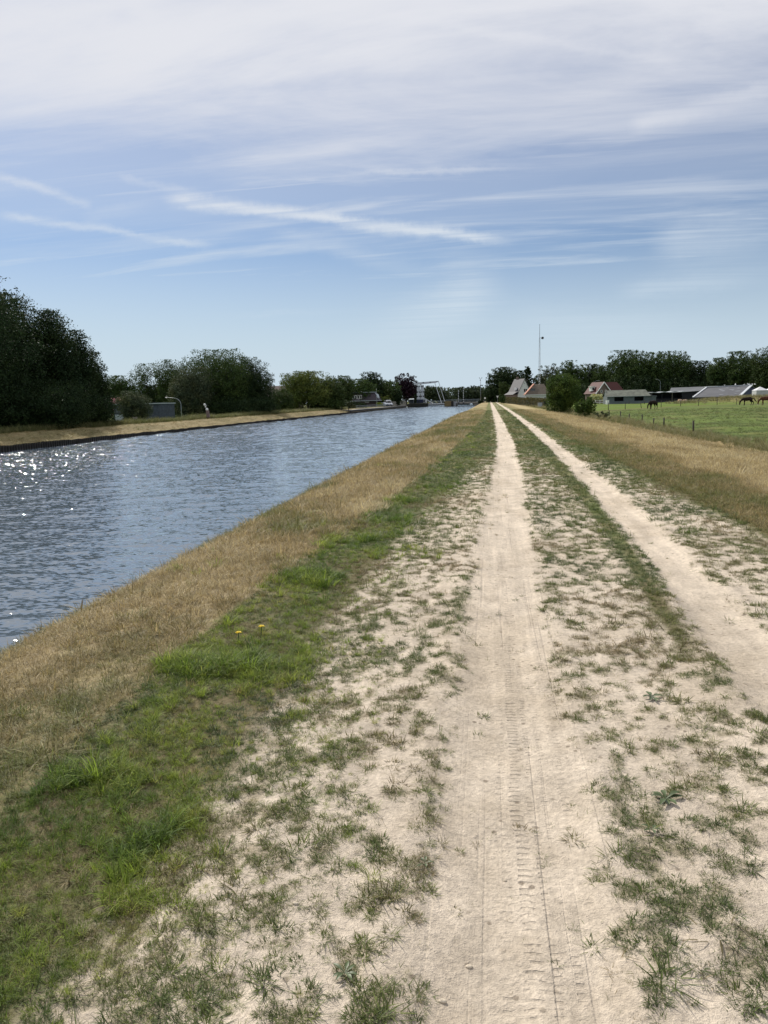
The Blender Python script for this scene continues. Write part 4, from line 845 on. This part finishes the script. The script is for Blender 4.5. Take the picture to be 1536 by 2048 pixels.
MB().add([(21 * k, 1.2, z_(786)), (28 * k, 1.0, z_(790)), (30.5 * k, -.85, z_(797)), (27 * k, -.6, z_(797)), (21 * k, 1.45, z_(786)), (28 * k, 1.3, z_(790)), (30.5 * k, -.5, z_(797)), (27 * k, -.3, z_(797))], [(0, 3, 2, 1), (4, 5, 6, 7), (0, 1, 5, 4), (1, 2, 6, 5), (2, 3, 7, 6), (3, 0, 4, 7)]).build('side_facet', mat('pale_fascia', (.3, .3, .3)), rf)
d_ = MB().box(-26 * k, -4 * k, -.3, 4, z_(799), z_(788)).build('dormer', WOODD, h)
for i in range(4): window(d_, (-22 + 5 * i) * k, -.3, z_(797.5), 4.4 * k, 1.3, WHITE, panes=1)
MB().box(-11 * k, -7.5 * k, 2, 3, z_(785.5), z_(782)).build('chimney', WHITE, rf); window(h, 5 * k, 0, z_(805), 8 * k, .7, WHITE)
# --- dark gabled shed right of it
h = root('dark_gabled_shed', 756, 312, -.3, 24, 'small black gabled shed right of the gambrel house', 'shed'); gable_wall(h, 7.2, 5, 2.2, 5.4, BLACKB); gable_roof(h, 7.2, 5, 2.2, 5.4, TILED, .3, .14, vm=BLACKB); door(h, 0, 0, 1.2, 2.0, DKGREY)
t = root('flag_pole', 753.5, 278, -.3, 0, 'thin pale pole standing right of the gambrel house', 'pole'); MB().tube([(0, 0, 0), (0, 0, 6.4)], [.07, .05]).build('pole', STEEL, t); MB().ball((0, 0, 6.45), .09).build('finial', WHITE, t)
# --- van and car
def wheel(par, x, y, r):
    w_ = MB().tube([(x, y - .1, r), (x, y + .1, r)], r, 18).build('wheel', TYRE, par); MB().tube([(x, y - .115, r), (x, y - .101, r)], r * .55, 14).tube([(x, y + .101, r), (x, y + .115, r)], r * .55, 14).build('rim', STEEL, w_)
def van(px, Y, gz, rz, label, M_, L=4.9, Hh=2.35, hood=.95, name='van', cat='van'):
    t = root(name, px, Y, gz, rz, label, cat); hl = L / 2; w_ = .92
    pr = [(-hl, .35), (hl - .05, .35), (hl, .6), (hl - .05, 1.0), (hl - hood, 1.22), (hl - hood - .75, Hh - .12), (hl - hood - 1.0, Hh), (-hl + .15, Hh), (-hl, Hh - .15)]
    MB().prism(pr, -w_, w_).build('body', M_, t)
    a, b_ = (hl - hood + .02, 1.24), (hl - hood - .71, Hh - .18); nx, nz = .02, .015
    MB().add([(a[0] + nx, -w_ + .1, a[1] + nz), (a[0] + nx, w_ - .1, a[1] + nz), (b_[0] + nx, w_ - .16, b_[1] + nz), (b_[0] + nx, -w_ + .16, b_[1] + nz)], [(0, 1, 2, 3)]).build('windscreen', GLASS, t)
    for s in (-1, 1):
        MB().add([(hl - hood - .25, s * (w_ + .004), 1.3), (hl - hood - .85, s * (w_ + .004), Hh - .3), (hl - hood - 1.6, s * (w_ + .004), Hh - .3), (hl - hood - 1.6, s * (w_ + .004), 1.3)], [(0, 1, 2, 3)]).build('side_window', GLASS, t)
        MB().box(hl - .02, hl + .03, s * .72 - .14, s * .72 + .14, .68, .9).build('headlight', mat('lamp_glass', (.6, .62, .62)), t)
        for x in (-hl + .9, hl - .85): wheel(t, x, s * (w_ - .06), .33)
        MB().bar((hl - hood - .3, s * w_, 1.35), (hl - hood - .25, s * (w_ + .22), 1.42), .12, .18).build('mirror', DKGREY, t)
    MB().box(hl, hl + .04, -.8, .8, .36, .58).build('bumper', DKGREY, t); MB().box(hl, hl + .03, -.4, .4, .66, .86).build('grille', BLACKB, t); return t
van(775.5, 291, -.3, -58, 'white van facing the canal on the left quay road', VANW)
van(767, 283, -.3, -40, 'low pale silver car parked beside the white van', SILV, L=4.2, Hh=1.5, hood=1.0, name='parked_car', cat='car')
# ------------------------------------------------------------------ sheet piling along the far bank, quay and drawbridge
def piling(name, y0, y1, x, zt, label):
    t = thing(name, (x, y0, 0), 0, label, 'quay wall'); V = []; Fs = []; n = int((y1 - y0) / .085); pr = [0, 0, .16, .16]
    yy = np.arange(n + 1) * .085
    xo = np.where((np.arange(n + 1) % 4) < 2, 0, .17); jit = (fbm(yy * .7, yy * 0, 19, 3) - .5) * .16
    for i in range(n + 1): V += [(xo[i], yy[i], -3), (xo[i], yy[i], zt + .06 + jit[i])]
    Fs = [(2 * i, 2 * i + 2, 2 * i + 3, 2 * i + 1) for i in range(n)]
    MB().add(V, Fs).build('piles', WOODD, t); c = MB(); c.box(-.35, .02, 0, y1 - y0, zt - .05, zt + .03).build('capping_beam', WOODD, t); return t
piling('sheet_pile_wall', -40, 200, -36.1, -.98, 'long dark corrugated pile wall along the far water edge')
t = thing('quay_wall', (-36.2, 200, 0), 0, 'dark quay wall with a pale concrete top leading to the drawbridge', 'quay wall')
MB().box(-.5, 0, 0, 138, -3, -.52).build('wall', WOODD, t); MB().box(-1.6, .06, .01, 138, -.52, -.36).build('coping', CONC, t)
t = thing('mooring_steps', (-36.1, 199, -1), 0, 'small dark landing stage where the pile wall meets the quay', 'landing'); MB().bar((-2.4, 0, .8), (.2, -1.5, -.2), .3, .12).build('ramp', WOODD, t)
for i, (x, y) in enumerate(((-2.3, -.2), (-.1, -1.6))): MB().tube([(x, y, -.5), (x, y, 1.5)], .09).build('post', WOODD, t)
# quay railing
t = thing('quay_railing', (-37.4, 216, -.36), 0, 'low grey railing along the quay before the gambrel house', 'railing')
for i in range(25): MB().box(-.04, .04, 2.6 * i - .04, 2.6 * i + .04, 0, 1.0).build('post', STEEL, t)
MB().box(-.035, .035, 0, 62.5, .93, .99).box(-.03, .03, 0, 62.5, .5, .55).build('rail', STEEL, t)
# pale plank palisade on the quay right of the van
pa, pb = Vector((-37.6, 290, 0)), Vector((-37.0, 344, 0))
t = thing('plank_palisade', (pa.x, pa.y, -1.0), 0, 'pale weathered plank palisade right of the white van', 'fence'); dv = Vector((pb.x - pa.x, pb.y - pa.y, 0)); Lp = dv.length; dv.normalize(); m = MB(); n = int(Lp / .5)
for i in range(n): c = dv * (i * .5); m.box(c.x - .09, c.x + .09, c.y - .2, c.y + .2, 0, 2.3 + .25 * math.sin(i * 1.7) * math.sin(i * .6))
m.build('planks', mat('pale_weathered_planks', (.27, .25, .20), .9, .3, 2), t); MB().bar(dv * 0 + Vector((.12, 0, 1.9)), dv * Lp + Vector((.12, 0, 1.9)), .1, .16).build('rail', WOODG, t)
# drawbridge
YB = 350.; kb = mpp(at(855, 800, YB)); bx = lambda px: at(px, 800, YB).x; bz = lambda py, px=855: at(px, py, YB).z
BW = mat('black_bridge_paint', (.02, .022, .025), .5, .2, 2)
t = thing('drawbridge', (bx(855), YB, 0), 0, 'white and black balance drawbridge across the canal in the distance', 'drawbridge'); X = lambda px: bx(px) - bx(855)
for x0, x1 in ((834.3, 840.3), (841.7, 848)):
    lg = MB().box(X(x0), X(x1), -.6, .8, bz(796.5), bz(770)).build('tower_leg', STEELW, t)
    for py in (772.2, 783.5, 792.2):
        m = MB(); a, b_ = X(x0), X(x1); w_ = (b_ - a) * .3
        m.box(a - .02, a + w_ * 1.2, -.64, -.601, bz(py + 1.5), bz(py - 1.3)).box(b_ - w_ * 1.2, b_ + .02, -.64, -.601, bz(py + 1.5), bz(py - 1.3)); m.build('black_band', BW, lg)
    MB().bar((X(x0) + .3, -.3, bz(770)), (X(x0) - .8, -.3, bz(765.5)), .35, .6).build('balance_arm', STEELW, t)
MB().box(X(833.8), X(848.5), -.7, .9, bz(798.5), bz(796.6)).build('tower_beam', STEELW, t)
b = MB().box(X(834), X(847), -1, 2.5, bz(806), bz(798.6)).build('bridge_keeper_base', NAVY, t); window(b, X(849.5), -.8, bz(804), .9, 1.0, DKGREY); window(b, X(837.5), -1, bz(804.5), .8, .9, DKGREY, panes=1)
MB().box(X(847.01), X(852), -.8, 2.5, bz(806), bz(798.7)).build('white_end_wall', CREAM, t)
MB().add([(X(829), -1.6, bz(769.3)), (X(829), -1.6, bz(764.6)), (X(878.3), -1.6, bz(762.6)), (X(878.3), -1.6, bz(764.4)), (X(860), -1.6, bz(767.2)),
          (X(829), -1.2, bz(769.3)), (X(829), -1.2, bz(764.6)), (X(878.3), -1.2, bz(762.6)), (X(878.3), -1.2, bz(764.4)), (X(860), -1.2, bz(767.2))],
         [(0, 4, 3, 2, 1), (5, 6, 7, 8, 9), (0, 1, 6, 5), (1, 2, 7, 6), (2, 3, 8, 7), (3, 4, 9, 8), (4, 0, 5, 9)]).build('balance_beam', STEELW, t)
MB().add([(X(829), 1.6, bz(769.3)), (X(829), 1.6, bz(764.6)), (X(872), 1.6, bz(763)), (X(872), 1.6, bz(766)), (X(829), 2, bz(769.3)), (X(829), 2, bz(764.6)), (X(872), 2, bz(763)), (X(872), 2, bz(766))],
         [(0, 3, 2, 1), (4, 5, 6, 7), (0, 1, 5, 4), (1, 2, 6, 5), (2, 3, 7, 6), (3, 0, 4, 7)]).build('balance_beam', STEELW, t)
m = MB()
for px in (834.5, 848, 861.5, 874.5): m.box(X(px) - .35, X(px) + .35, -1.64, -1.601, bz(765.4), bz(764))
m.build('black_band', BW, t)
MB().bar((X(869.5), 1.8, bz(766)), (X(882.5), 1.8, bz(806.5)), .24).build('hanger', STEELW, t); MB().bar((X(878), -1.4, bz(764)), (X(890.5), -1.4, bz(806)), .24).build('hanger', STEELW, t)
MB().bar((X(849), -.9, bz(796)), (X(866), -.9, bz(807)), .3).build('brace', STEELW, t); MB().bar((X(850), -1.3, bz(801.5)), (X(857.5), -1.3, bz(809)), .3).build('brace', STEELW, t)
for s in range(5): MB().bar((X(850 + 3 * s), -.92, bz(797.5 + 2 * s)), (X(851.5 + 2.6 * s), -.92, bz(801 + 2 * s)), .07).build('baluster', STEELW, t)
dk = MB().box(X(857), X(891), -3.4, 3.4, bz(809.2), bz(807.6)).build('deck', STEELW, t); MB().box(X(857), X(892), -3.2, 3.2, bz(811), bz(809.25)).build('deck_girder', BW, t)
rl = MB(); rl.box(X(857), X(891), 3.42, 3.48, bz(802.8), bz(802.3))
for i in range(14): x = X(857.5 + 2.55 * i); rl.box(x - .05, x + .05, 3.42, 3.48, bz(807.6), bz(802.8))
rl.build('railing', STEEL, t)
# fixed span on the right, with its own railing
t = thing('bridge_approach', (bx(915), YB, 0), 0, 'fixed grey bridge span between the drawbridge and the track', 'bridge')
Xa = lambda px: bx(px) - bx(915)
MB().box(Xa(891.3), Xa(960), -3.4, 3.4, bz(808.8), bz(806.2)).build('deck', CONC, t); MB().box(Xa(909), Xa(915), -3, 3, -3, bz(808.9)).build('pier', CONC, t); MB().box(Xa(948), Xa(962), -3, 3, -3, bz(808.9)).build('abutment', CONC, t)
m = MB()
for i in range(27): x = Xa(893 + 2.6 * i); m.box(x - .05, x + .05, -3.38, -3.32, bz(806.2), bz(801.3))
m.box(Xa(891), Xa(962), -3.4, -3.3, bz(801.3), bz(800.6)).box(Xa(891), Xa(962), -3.38, -3.34, bz(804), bz(803.6)); m.build('railing', STEEL, t)
# road across
r = MB().box(bx(960), bx(1010), YB - 3.2, YB + 3.2, -1, .10); o = r.build('road', mat('asphalt', (.06, .06, .062), .9, .2, 3)); o['kind'] = 'structure'
r = MB().box(-75, bx(857) , YB - 3.2, YB + 3.2, -.8, .02); o = r.build('road', mat('asphalt', (.06, .06, .062))); o['kind'] = 'structure'
# fenders
t = thing('fender_wall', (bx(840), YB - 6, 0), 0, 'dark timber fender wall in the water below the bridge tower', 'fender'); Xf = lambda px: bx(px) - bx(840)
for i in range(20): x = Xf(822.5 + 1.85 * i); MB().tube([(x, 0, -3), (x, 0, bz(805.2) + .12 * math.sin(i * 2.1))], .17, 7).build('pile', mat('old_green_piles', (.07, .072, .055), .9, .4, 2), t)
MB().box(Xf(822), Xf(858), -.32, -.19, bz(812), bz(810.5)).box(Xf(822), Xf(858), -.32, -.19, bz(808.5), bz(807.2)).build('waling', WOODD, t)
MB().box(Xf(817), Xf(857), .25, 2.4, -3, bz(807)).box(Xf(817), Xf(850), 2.4, 9.4, -3, bz(806.6)).build('abutment', mat('dark_quay', (.05, .05, .048), .9, .3, 1), t)
t = thing('plank_fender', (bx(899), YB - 8, 0), 0, 'ochre planked fender box beside the bridge opening', 'fender'); Xf = lambda px: bx(px) - bx(899)
for i in range(5): z0 = bz(812.5) + i * .44; MB().box(Xf(891), Xf(904), -.1, .1, z0, z0 + .30).build('plank', TIMB, t)
MB().box(Xf(904), Xf(908), -.3, 3, -3, bz(803.5)).build('end_post', WOODD, t); MB().box(Xf(890.6), Xf(904), .11, 3, -3, bz(804)).build('core', mat('dark_ochre_timber', (.09, .07, .04), .9, .3, 2), t)
t = thing('concrete_dolphin', (bx(911.5), YB - 5.4, 0), 0, 'pale grey concrete block right of the ochre fender', 'block'); MB().box(-.75, .75, -.5, 1.2, -3, bz(804.3)).build('block', mat('pale_concrete', (.36, .37, .38), .85, .15, 2), t); MB().box(-.85, .85, -.6, 1.3, bz(804.3), bz(803.8)).build('cap', CONC, t)
t = thing('mooring_post', (bx(914.8), YB - 12, 0), 0, 'lone dark mooring post in the water right of the concrete block', 'post'); MB().tube([(0, 0, -3), (0, 0, bz(807))], .2).build('post', WOODD, t); MB().tube([(0, 0, bz(807)), (0, 0, bz(806.4))], [.26, .2]).build('cap', STEEL, t)
# striped barrier poles
def striped(px, py, pb, lab, w_=.14, nb=8):
    Yp = YB - 3.9; t = thing('striped_pole', (at(px, 800, Yp).x, Yp, at(px, pb, Yp).z), 0, lab, 'barrier pole', 'upright striped barrier poles at the bridge'); Hh = at(px, py, Yp).z - at(px, pb, Yp).z
    MB().box(-w_, w_, -w_, w_, 0, Hh).build('pole', WHITE, t); 
    for i in range(nb): z0 = Hh * (i + .1) / nb; MB().box(-w_ - .015, w_ + .015, -w_ - .015, w_ + .015, z0, z0 + Hh * .48 / nb).build('dark_stripe', BW, t)
    MB().box(-w_ * 2.2, w_ * 2.2, -w_ * 2, w_ * 2, -.6, .05).build('foot', DKGREY, t)
striped(917, 780, 806, 'striped barrier pole left of the two on the fixed span'); striped(927, 776, 806, 'taller striped barrier pole, right of the two on the fixed span')
striped(798.6, 794, 806, 'short striped pole left of its pair, under the purple tree', nb=5); striped(804.6, 792, 806, 'short striped pole right of its pair, under the purple tree', nb=5)
# small shelter left of the tower
t = thing('bus_shelter', (bx(825), YB - 4.5, bz(807)), 0, 'small pale roofed shelter left of the bridge tower', 'shelter'); MB().slab([(-1.3, -.6, 2.0), (1.2, -.6, 2.05), (1.0, 1.2, 2.4), (-1.0, 1.2, 2.4)], .12).build('roof', mat('pale_fascia', (.4, .4, .4)), t); MB().box(-1.1, 1.0, .9, 1, -.3, 2.0).build('back_wall', DKGREY, t)
for x in (-1.1, 1.0): MB().box(x - .05, x + .05, -.5, -.4, -.3, 2.0).build('post', STEEL, t)
# lamp mast with floodlights
p = at(961, 757, 345); t = thing('lamp_mast', (at(961.5, 800, 345).x, 345, 0), 0, 'tall grey lamp mast with small floodlights where the track meets the bridge', 'lamp mast')
MB().tube([(0, 0, -.3), (0, 0, p.z)], [.14, .09]).build('pole', STEEL, t, True); MB().bar((-.45, 0, p.z), (.45, 0, p.z), .07).build('cross_arm', STEEL, t)
for s in (-1, 1): MB().bar((s * .45, 0, p.z), (s * .6, -.15, p.z + .5), .2, .12).build('floodlight', STEEL, t)
MB().ball((-.15, -.1, p.z - .7), .22).build('camera_dome', DKGREY, t)
for px, s_, lab in ((959.5, 1.0, 'dark low bush left of the lamp mast foot'), (964, .9, 'dark low bush right of the lamp mast foot')):
    tree(px, 801.5, 6, 338, lab, 'dark', 'bush', 'low_shrub', low=0, trunk=False, gz=-.2)
t = thing('marker_post', (at(967, 805, 336).x, 336, 0), 0, 'short brown marker post right of the lamp mast', 'post'); MB().tube([(0, 0, -.2), (0, 0, 1.0)], .12).build('post', BROWNP, t); MB().tube([(0, 0, 1.0), (0, 0, 1.12)], [.13, .05]).build('cap', DKGREY, t)
# leaning brown post with white reflectors, on the far bank
p = at(416.5, 832, 107); k = mpp(p); t = thing('signal_post', (p.x, 107, p.z), 0, 'leaning brown post topped with round white reflectors on the far bank', 'post')
MB().bar((.02, 0, -.2), (-.08, 0, 11 * k), .40, .3).build('post', BROWNP, t)
for dx, dz, r in ((-1.2 * k, 13.2 * k, .17), (-4.0 * k, 18.3 * k, .10), (-5.6 * k, 22.6 * k, .15)): MB().ball((dx, -.1, dz), r * 1.15, sq=(1, .5, 1)).build('reflector', WHITE, t, True)
MB().bar((-.1, 0, 11 * k - .05), (-5.6 * k, 0, 22.6 * k), .06).bar((-4 * k, 0, 18.3 * k), (-2.2 * k, 0, 22 * k), .07).build('bracket', STEEL, t)
# small grey wooden seat on the far bank
p = at(270, 847, 88); t = thing('wooden_bench', (p.x, 88, float(height(np.array(p.x), np.array(88.)))), R_(90), 'small weathered grey bench on the far bank near the bush', 'bench')
for x in (-.45, .45): MB().box(x - .05, x + .05, -.05, .05, -.1, .85).box(x - .05, x + .05, .05, .4, .36, .42).box(x - .05, x + .05, .34, .4, -.1, .36).build('leg', WOODG, t)
MB().box(-.6, .6, .08, .46, .43, .48).build('seat', WOODG, t); MB().box(-.6, .6, -.08, -.052, .55, .8).build('backrest', WOODG, t)

# ------------------------------------------------------------------ fences on the right
def post(name, x, y, hgt, label, group, r=.05, lean=(0, 0)):
    z0 = float(height(np.array(x), np.array(y))); t = thing(name, (x, y, z0), 0, label, 'fence post', group)
    MB().tube([(0, 0, -.1), (lean[0], lean[1], hgt)], [r, r * .9], 8).build('post', mat('dark_fence_wood', (.05, .042, .034), .9, .4, 5), t, True); return t
# field-edge fence: each post a thing of its own
ords = ['nearest', 'second', 'third', 'fourth', 'fifth', 'sixth', 'seventh', 'eighth', 'ninth']
for i, (x, y) in enumerate(((12.1, 48.5), (12.9, 60.3), (13.1, 65.1), (13.5, 71.8), (13.6, 79.), (13.9, 86.2), (14.2, 96))):
    post('fence_post', x, y, .85 if i == 0 else .62 + .1 * (i % 2), ords[i] + ' short dark post along the tall grass at the meadow edge', 'short posts along the meadow edge', .06, (.03 * (i % 3 - 1), 0))
bf = [(14.6, 118), (18.9, 128.9), (22.8, 136.5), (26.6, 142.5), (31.7, 150.9), (36.7, 157.3), (40.6, 159.6), (44.6, 161.5), (49, 164), (54.7, 168.8), (61, 174), (67, 179)]
names = ['post hidden in weeds at the left end of the dividing fence', 'leftmost clear post of the fence between the two pastures', 'second post of the dividing fence, left of the lone horse', 'leaning post of the dividing fence just left of the lone horse', 'post of the dividing fence just right of the lone horse', 'dividing fence post under the grey roofed barn', 'dividing fence post under the left end of the long barn', 'dividing fence post left of the pair of horses', 'dividing fence post behind the pair of horses', 'dividing fence post right of the pair of horses', 'dividing fence post at the right picture edge', 'last dividing fence post beyond the right edge']
for i, (x, y) in enumerate(bf[:-1]): post('fence_post', x, y, 1.25, names[i], 'posts of the pasture dividing fence', .055, (-.22, 0) if i == 3 else (0, 0))
t = thing('fence_wire', (bf[0][0], bf[0][1], 0), 0, 'thin wires strung between the posts dividing the two pastures', 'fence wire')
m = MB()
for hz in (.55, 1.05):
    pts = [(x - bf[0][0], y - bf[0][1], float(height(np.array(x), np.array(y))) + hz) for x, y in bf[:-1]]; m.tube(pts, .006, 4)
m.build('wire', STEEL, t)
for x0, lab in ((1258, 'dark post in front of the grey stable, left'), (1289, 'dark post in front of the grey stable, right')):
    p = at(x0, 800, 216); post('fence_post', p.x, 216, 1.0, lab, 'posts before the stable', .08)

# ------------------------------------------------------------------ horses
def horse_mat(name, c): return mat(name, c, .75, .2, 3, spec=.1)
def skin_obj(name, verts, edges, rads, m, parent, sub=2, root_i=0):
    me = bpy.data.meshes.new(name); me.from_pydata(verts, edges, []); o = bpy.data.objects.new(name, me); COL.objects.link(o)
    sk = o.modifiers.new('skin', 'SKIN'); 
    if not me.skin_vertices: 
        bpy.context.view_layer.objects.active = o; bpy.ops.mesh.customdata_skin_add()
    for i, r in enumerate(rads): me.skin_vertices[0].data[i].radius = (r if hasattr(r, '__len__') else (r, r)); me.skin_vertices[0].data[i].use_root = i == root_i
    sb = o.modifiers.new('sub', 'SUBSURF'); sb.levels = sub; sb.render_levels = sub
    dg = bpy.context.evaluated_depsgraph_get(); ev = o.evaluated_get(dg); me2 = bpy.data.meshes.new_from_object(ev)
    o.modifiers.clear(); o.data = me2; me2.materials.clear(); me2.materials.append(m); me2.shade_smooth(); o.parent = parent; return o
def horse(x, y, rz, label, coat, dark, sc_=1.0, tail=0, blaze=False, legs=0.):
    z0 = float(height(np.array(x), np.array(y))); t = thing('grazing_horse', (x, y, z0), R_(rz), label, 'horse', 'horses grazing in the pasture'); t.scale = (sc_,) * 3
    # +x is forward
    V = [(-.05, 0, 1.09), (.32, 0, 1.08), (.60, 0, 1.13), (.86, 0, 1.10), (1.08, 0, .94), (1.26, 0, .76), (1.36, 0, .62), (1.38, 0, .46), (1.40, 0, .28), (1.41, 0, .13),
         (-.42, 0, 1.15), (-.70, 0, 1.10)]
    Rr = [(.30, .32), (.29, .33), (.25, .30), (.15, .24), (.10, .17), (.075, .12), (.085, .11), (.09, .15), (.06, .09), (.055, .07), (.29, .30), (.18, .20)]
    E_ = [(0, 1), (1, 2), (2, 3), (3, 4), (4, 5), (5, 6), (6, 7), (7, 8), (8, 9), (0, 10), (10, 11)]
    def chain(start, pts, rr):
        prev = start
        for p_, r in zip(pts, rr): V.append(p_); Rr.append(r); E_.append((prev, len(V) - 1)); prev = len(V) - 1
    for s, dx in ((1, .04 + legs), (-1, -.05 - legs)):
        chain(2, [(.60, s * .15, .88), (.62 + dx * .4, s * .15, .68), (.63 + dx, s * .14, .44), (.63 + dx, s * .14, .18), (.66 + dx, s * .14, .10), (.70 + dx, s * .14, .03)], [.12, .095, .062, .045, .05, .065])
        chain(10, [(-.52, s * .16, .90), (-.48 - dx * .5, s * .15, .74), (-.72 - dx, s * .14, .52), (-.67 - dx, s * .14, .20), (-.63 - dx, s * .14, .11), (-.58 - dx, s * .14, .03)], [.18, .14, .07, .047, .052, .065])
    b = skin_obj('body', V, E_, Rr, coat, t)
    m = MB(); tl = [(-.74, 0, 1.17), (-.90, 0, 1.14), (-.97 - tail * .03, 0, 1.02), (-1.0 - tail * .12, 0, .78), (-1.0 - tail * .25, 0, .48)]; m.tube(tl, [.05, .06, .065, .07, .02], 8); m.build('tail', dark, t, True)
    m = MB()
    for i in range(9): f = i / 8; q = Vector((.82, 0, 1.36)).lerp(Vector((1.36, 0, .78)), f); m.bar(q, q + Vector((-.12, .06 * (-1) ** i, -.16)), .10, .05)
    m.build('mane', dark, t, True)
    for s in (-1, 1): MB().tube([(1.40, s * .06, .68), (1.40, s * .08, .83)], [.035, .008], 6).build('ear', dark, t, True)
    for s in (-1, 1): MB().ball((1.42, s * .085, .50), .018, 8, 6).build('eye', BLACKB, t, True)
    if blaze: MB().ball((1.44, 0, .10), .055, 10, 7, (.7, .9, .8)).build('white_muzzle', WHITE, t, True)
    return t
BAY = horse_mat('dark_bay_coat', (.022, .013, .010)); BAYM = horse_mat('black_mane_hair', (.008, .007, .007)); CHES = horse_mat('chestnut_coat', (.10, .042, .022))
horse(26.2, 130.5, 222, 'lone dark horse grazing left of the pair', BAY, BAYM, 1.03, legs=.04)
horse(45.6, 146, 188, 'dark horse grazing left of the chestnut one, tail swung out', BAY, BAYM, 1.08, tail=1.6, legs=.05)
horse(48.2, 144.5, 192, 'chestnut brown horse with a white muzzle at the right', CHES, BAYM, 1.12, blaze=True, legs=.12)

# ------------------------------------------------------------------ small plants and bits on the track
PL = mat('plantain_leaf', (.055, .078, .024), .5, .3, 20)
def rosette(px, py, n, L, wd, label, seed, M_=PL):
    d = raydir(px, py); k = -EYE / d[2]; x, y = d[0] * k, d[1] * k; z0 = float(height(np.array(x), np.array(y))); r = random.Random(seed)
    t = thing('plantain_plant', (x, y, z0), 0, label, 'plant', 'flat leafy plants on the track')
    for i in range(n):
        a = 2 * math.pi * i / n + r.uniform(-.3, .3); l = L * r.uniform(.65, 1.1); m = MB(); V = []; ns = 6; up = r.uniform(.1, .45)
        for j in range(ns + 1):
            f = j / ns; w_ = wd * math.sin(math.pi * min(1, f * .92 + .06)) ** .8 * (.35 + .65 * f if f < .5 else 1); rr = l * f; zz = .008 + l * up * math.sin(f * 2.4) * .6
            cx, cy = math.cos(a) * rr, math.sin(a) * rr; sx, sy = -math.sin(a) * w_ / 2, math.cos(a) * w_ / 2
            V += [(cx - sx, cy - sy, zz + w_ * .2), (cx, cy, zz), (cx + sx, cy + sy, zz + w_ * .2)]
        m.add(V, [(3 * j + q, 3 * j + q + 1, 3 * j + q + 4, 3 * j + q + 3) for j in range(ns) for q in (0, 1)]); m.build('leaf', M_, t, True)
rosette(1302, 1400, 9, .070, .018, 'leafy rosette between the wheel tracks, further of the two green ones', 1)
rosette(1332, 1600, 8, .072, .024, 'broad leaved dark green rosette between the wheel tracks, nearer one', 2)
rosette(690, 1955, 7, .045, .012, 'small narrow leaved rosette near the bottom edge, left of the wheel track', 3)
rosette(1305, 1665, 5, .045, .014, 'tiny curled dark leaved plant just below the broad leaved rosette', 4)
rosette(850, 1735, 5, .035, .009, 'tiny sprig at the left edge of the bare wheel track', 5)
YEL = mat('dandelion_yellow', (.75, .55, .02), .6, .1, 10)
for px, py, lab in ((475, 1281, 'yellow dandelion flower in the lush strip, left of the pair'), (521, 1268, 'yellow dandelion flower in the lush strip, right of the pair')):
    d = raydir(px, py + 8); k = -EYE / d[2]; x, y = d[0] * k, d[1] * k; t = thing('dandelion', (x, y, 0), 0, lab, 'flower', 'dandelions in the lush strip')
    MB().tube([(0, 0, 0), (.01, 0, .05), (.012, 0, .085)], .003, 6).build('stem', PL, t); m = MB()
    for i in range(16): a = i * 2.399; r0 = .006 + .014 * (i / 16); m.bar((.012, 0, .085), (.012 + math.cos(a) * r0 * 1.4, math.sin(a) * r0 * 1.4, .093 - .004 * (i / 16)), .006, .003)
    m.build('flower_head', YEL, t)
STN = mat('pale_pebble', (.55, .47, .36), .8, .15, 20)
for i, (px, py, s_, lab) in enumerate(((938, 1914, .008, 'pale rounded pebble on the bare sand near the bottom edge'), (885, 1990, .009, 'flat yellowish stone at the bottom left of the bare sand'), (592, 1818, .007, 'small pale stone among the tufts at bottom left'), (1010, 1748, .005, 'tiny pale pebble left of the tyre tread print'))):
    d = raydir(px, py); k = -EYE / d[2]; x, y = d[0] * k, d[1] * k; z0 = float(height(np.array(x), np.array(y))); m = MB().ball((0, 0, s_ * .3), s_, 9, 6, (1.4, .9, .6)); r = random.Random(i); m.v = [tuple(c * r.uniform(.88, 1.1) for c in v) for v in m.v]
    o = m.build('pebble', STN, None, True); o.location = (x, y, z0); tag(o, lab, 'pebble', 'loose pebbles on the sand')
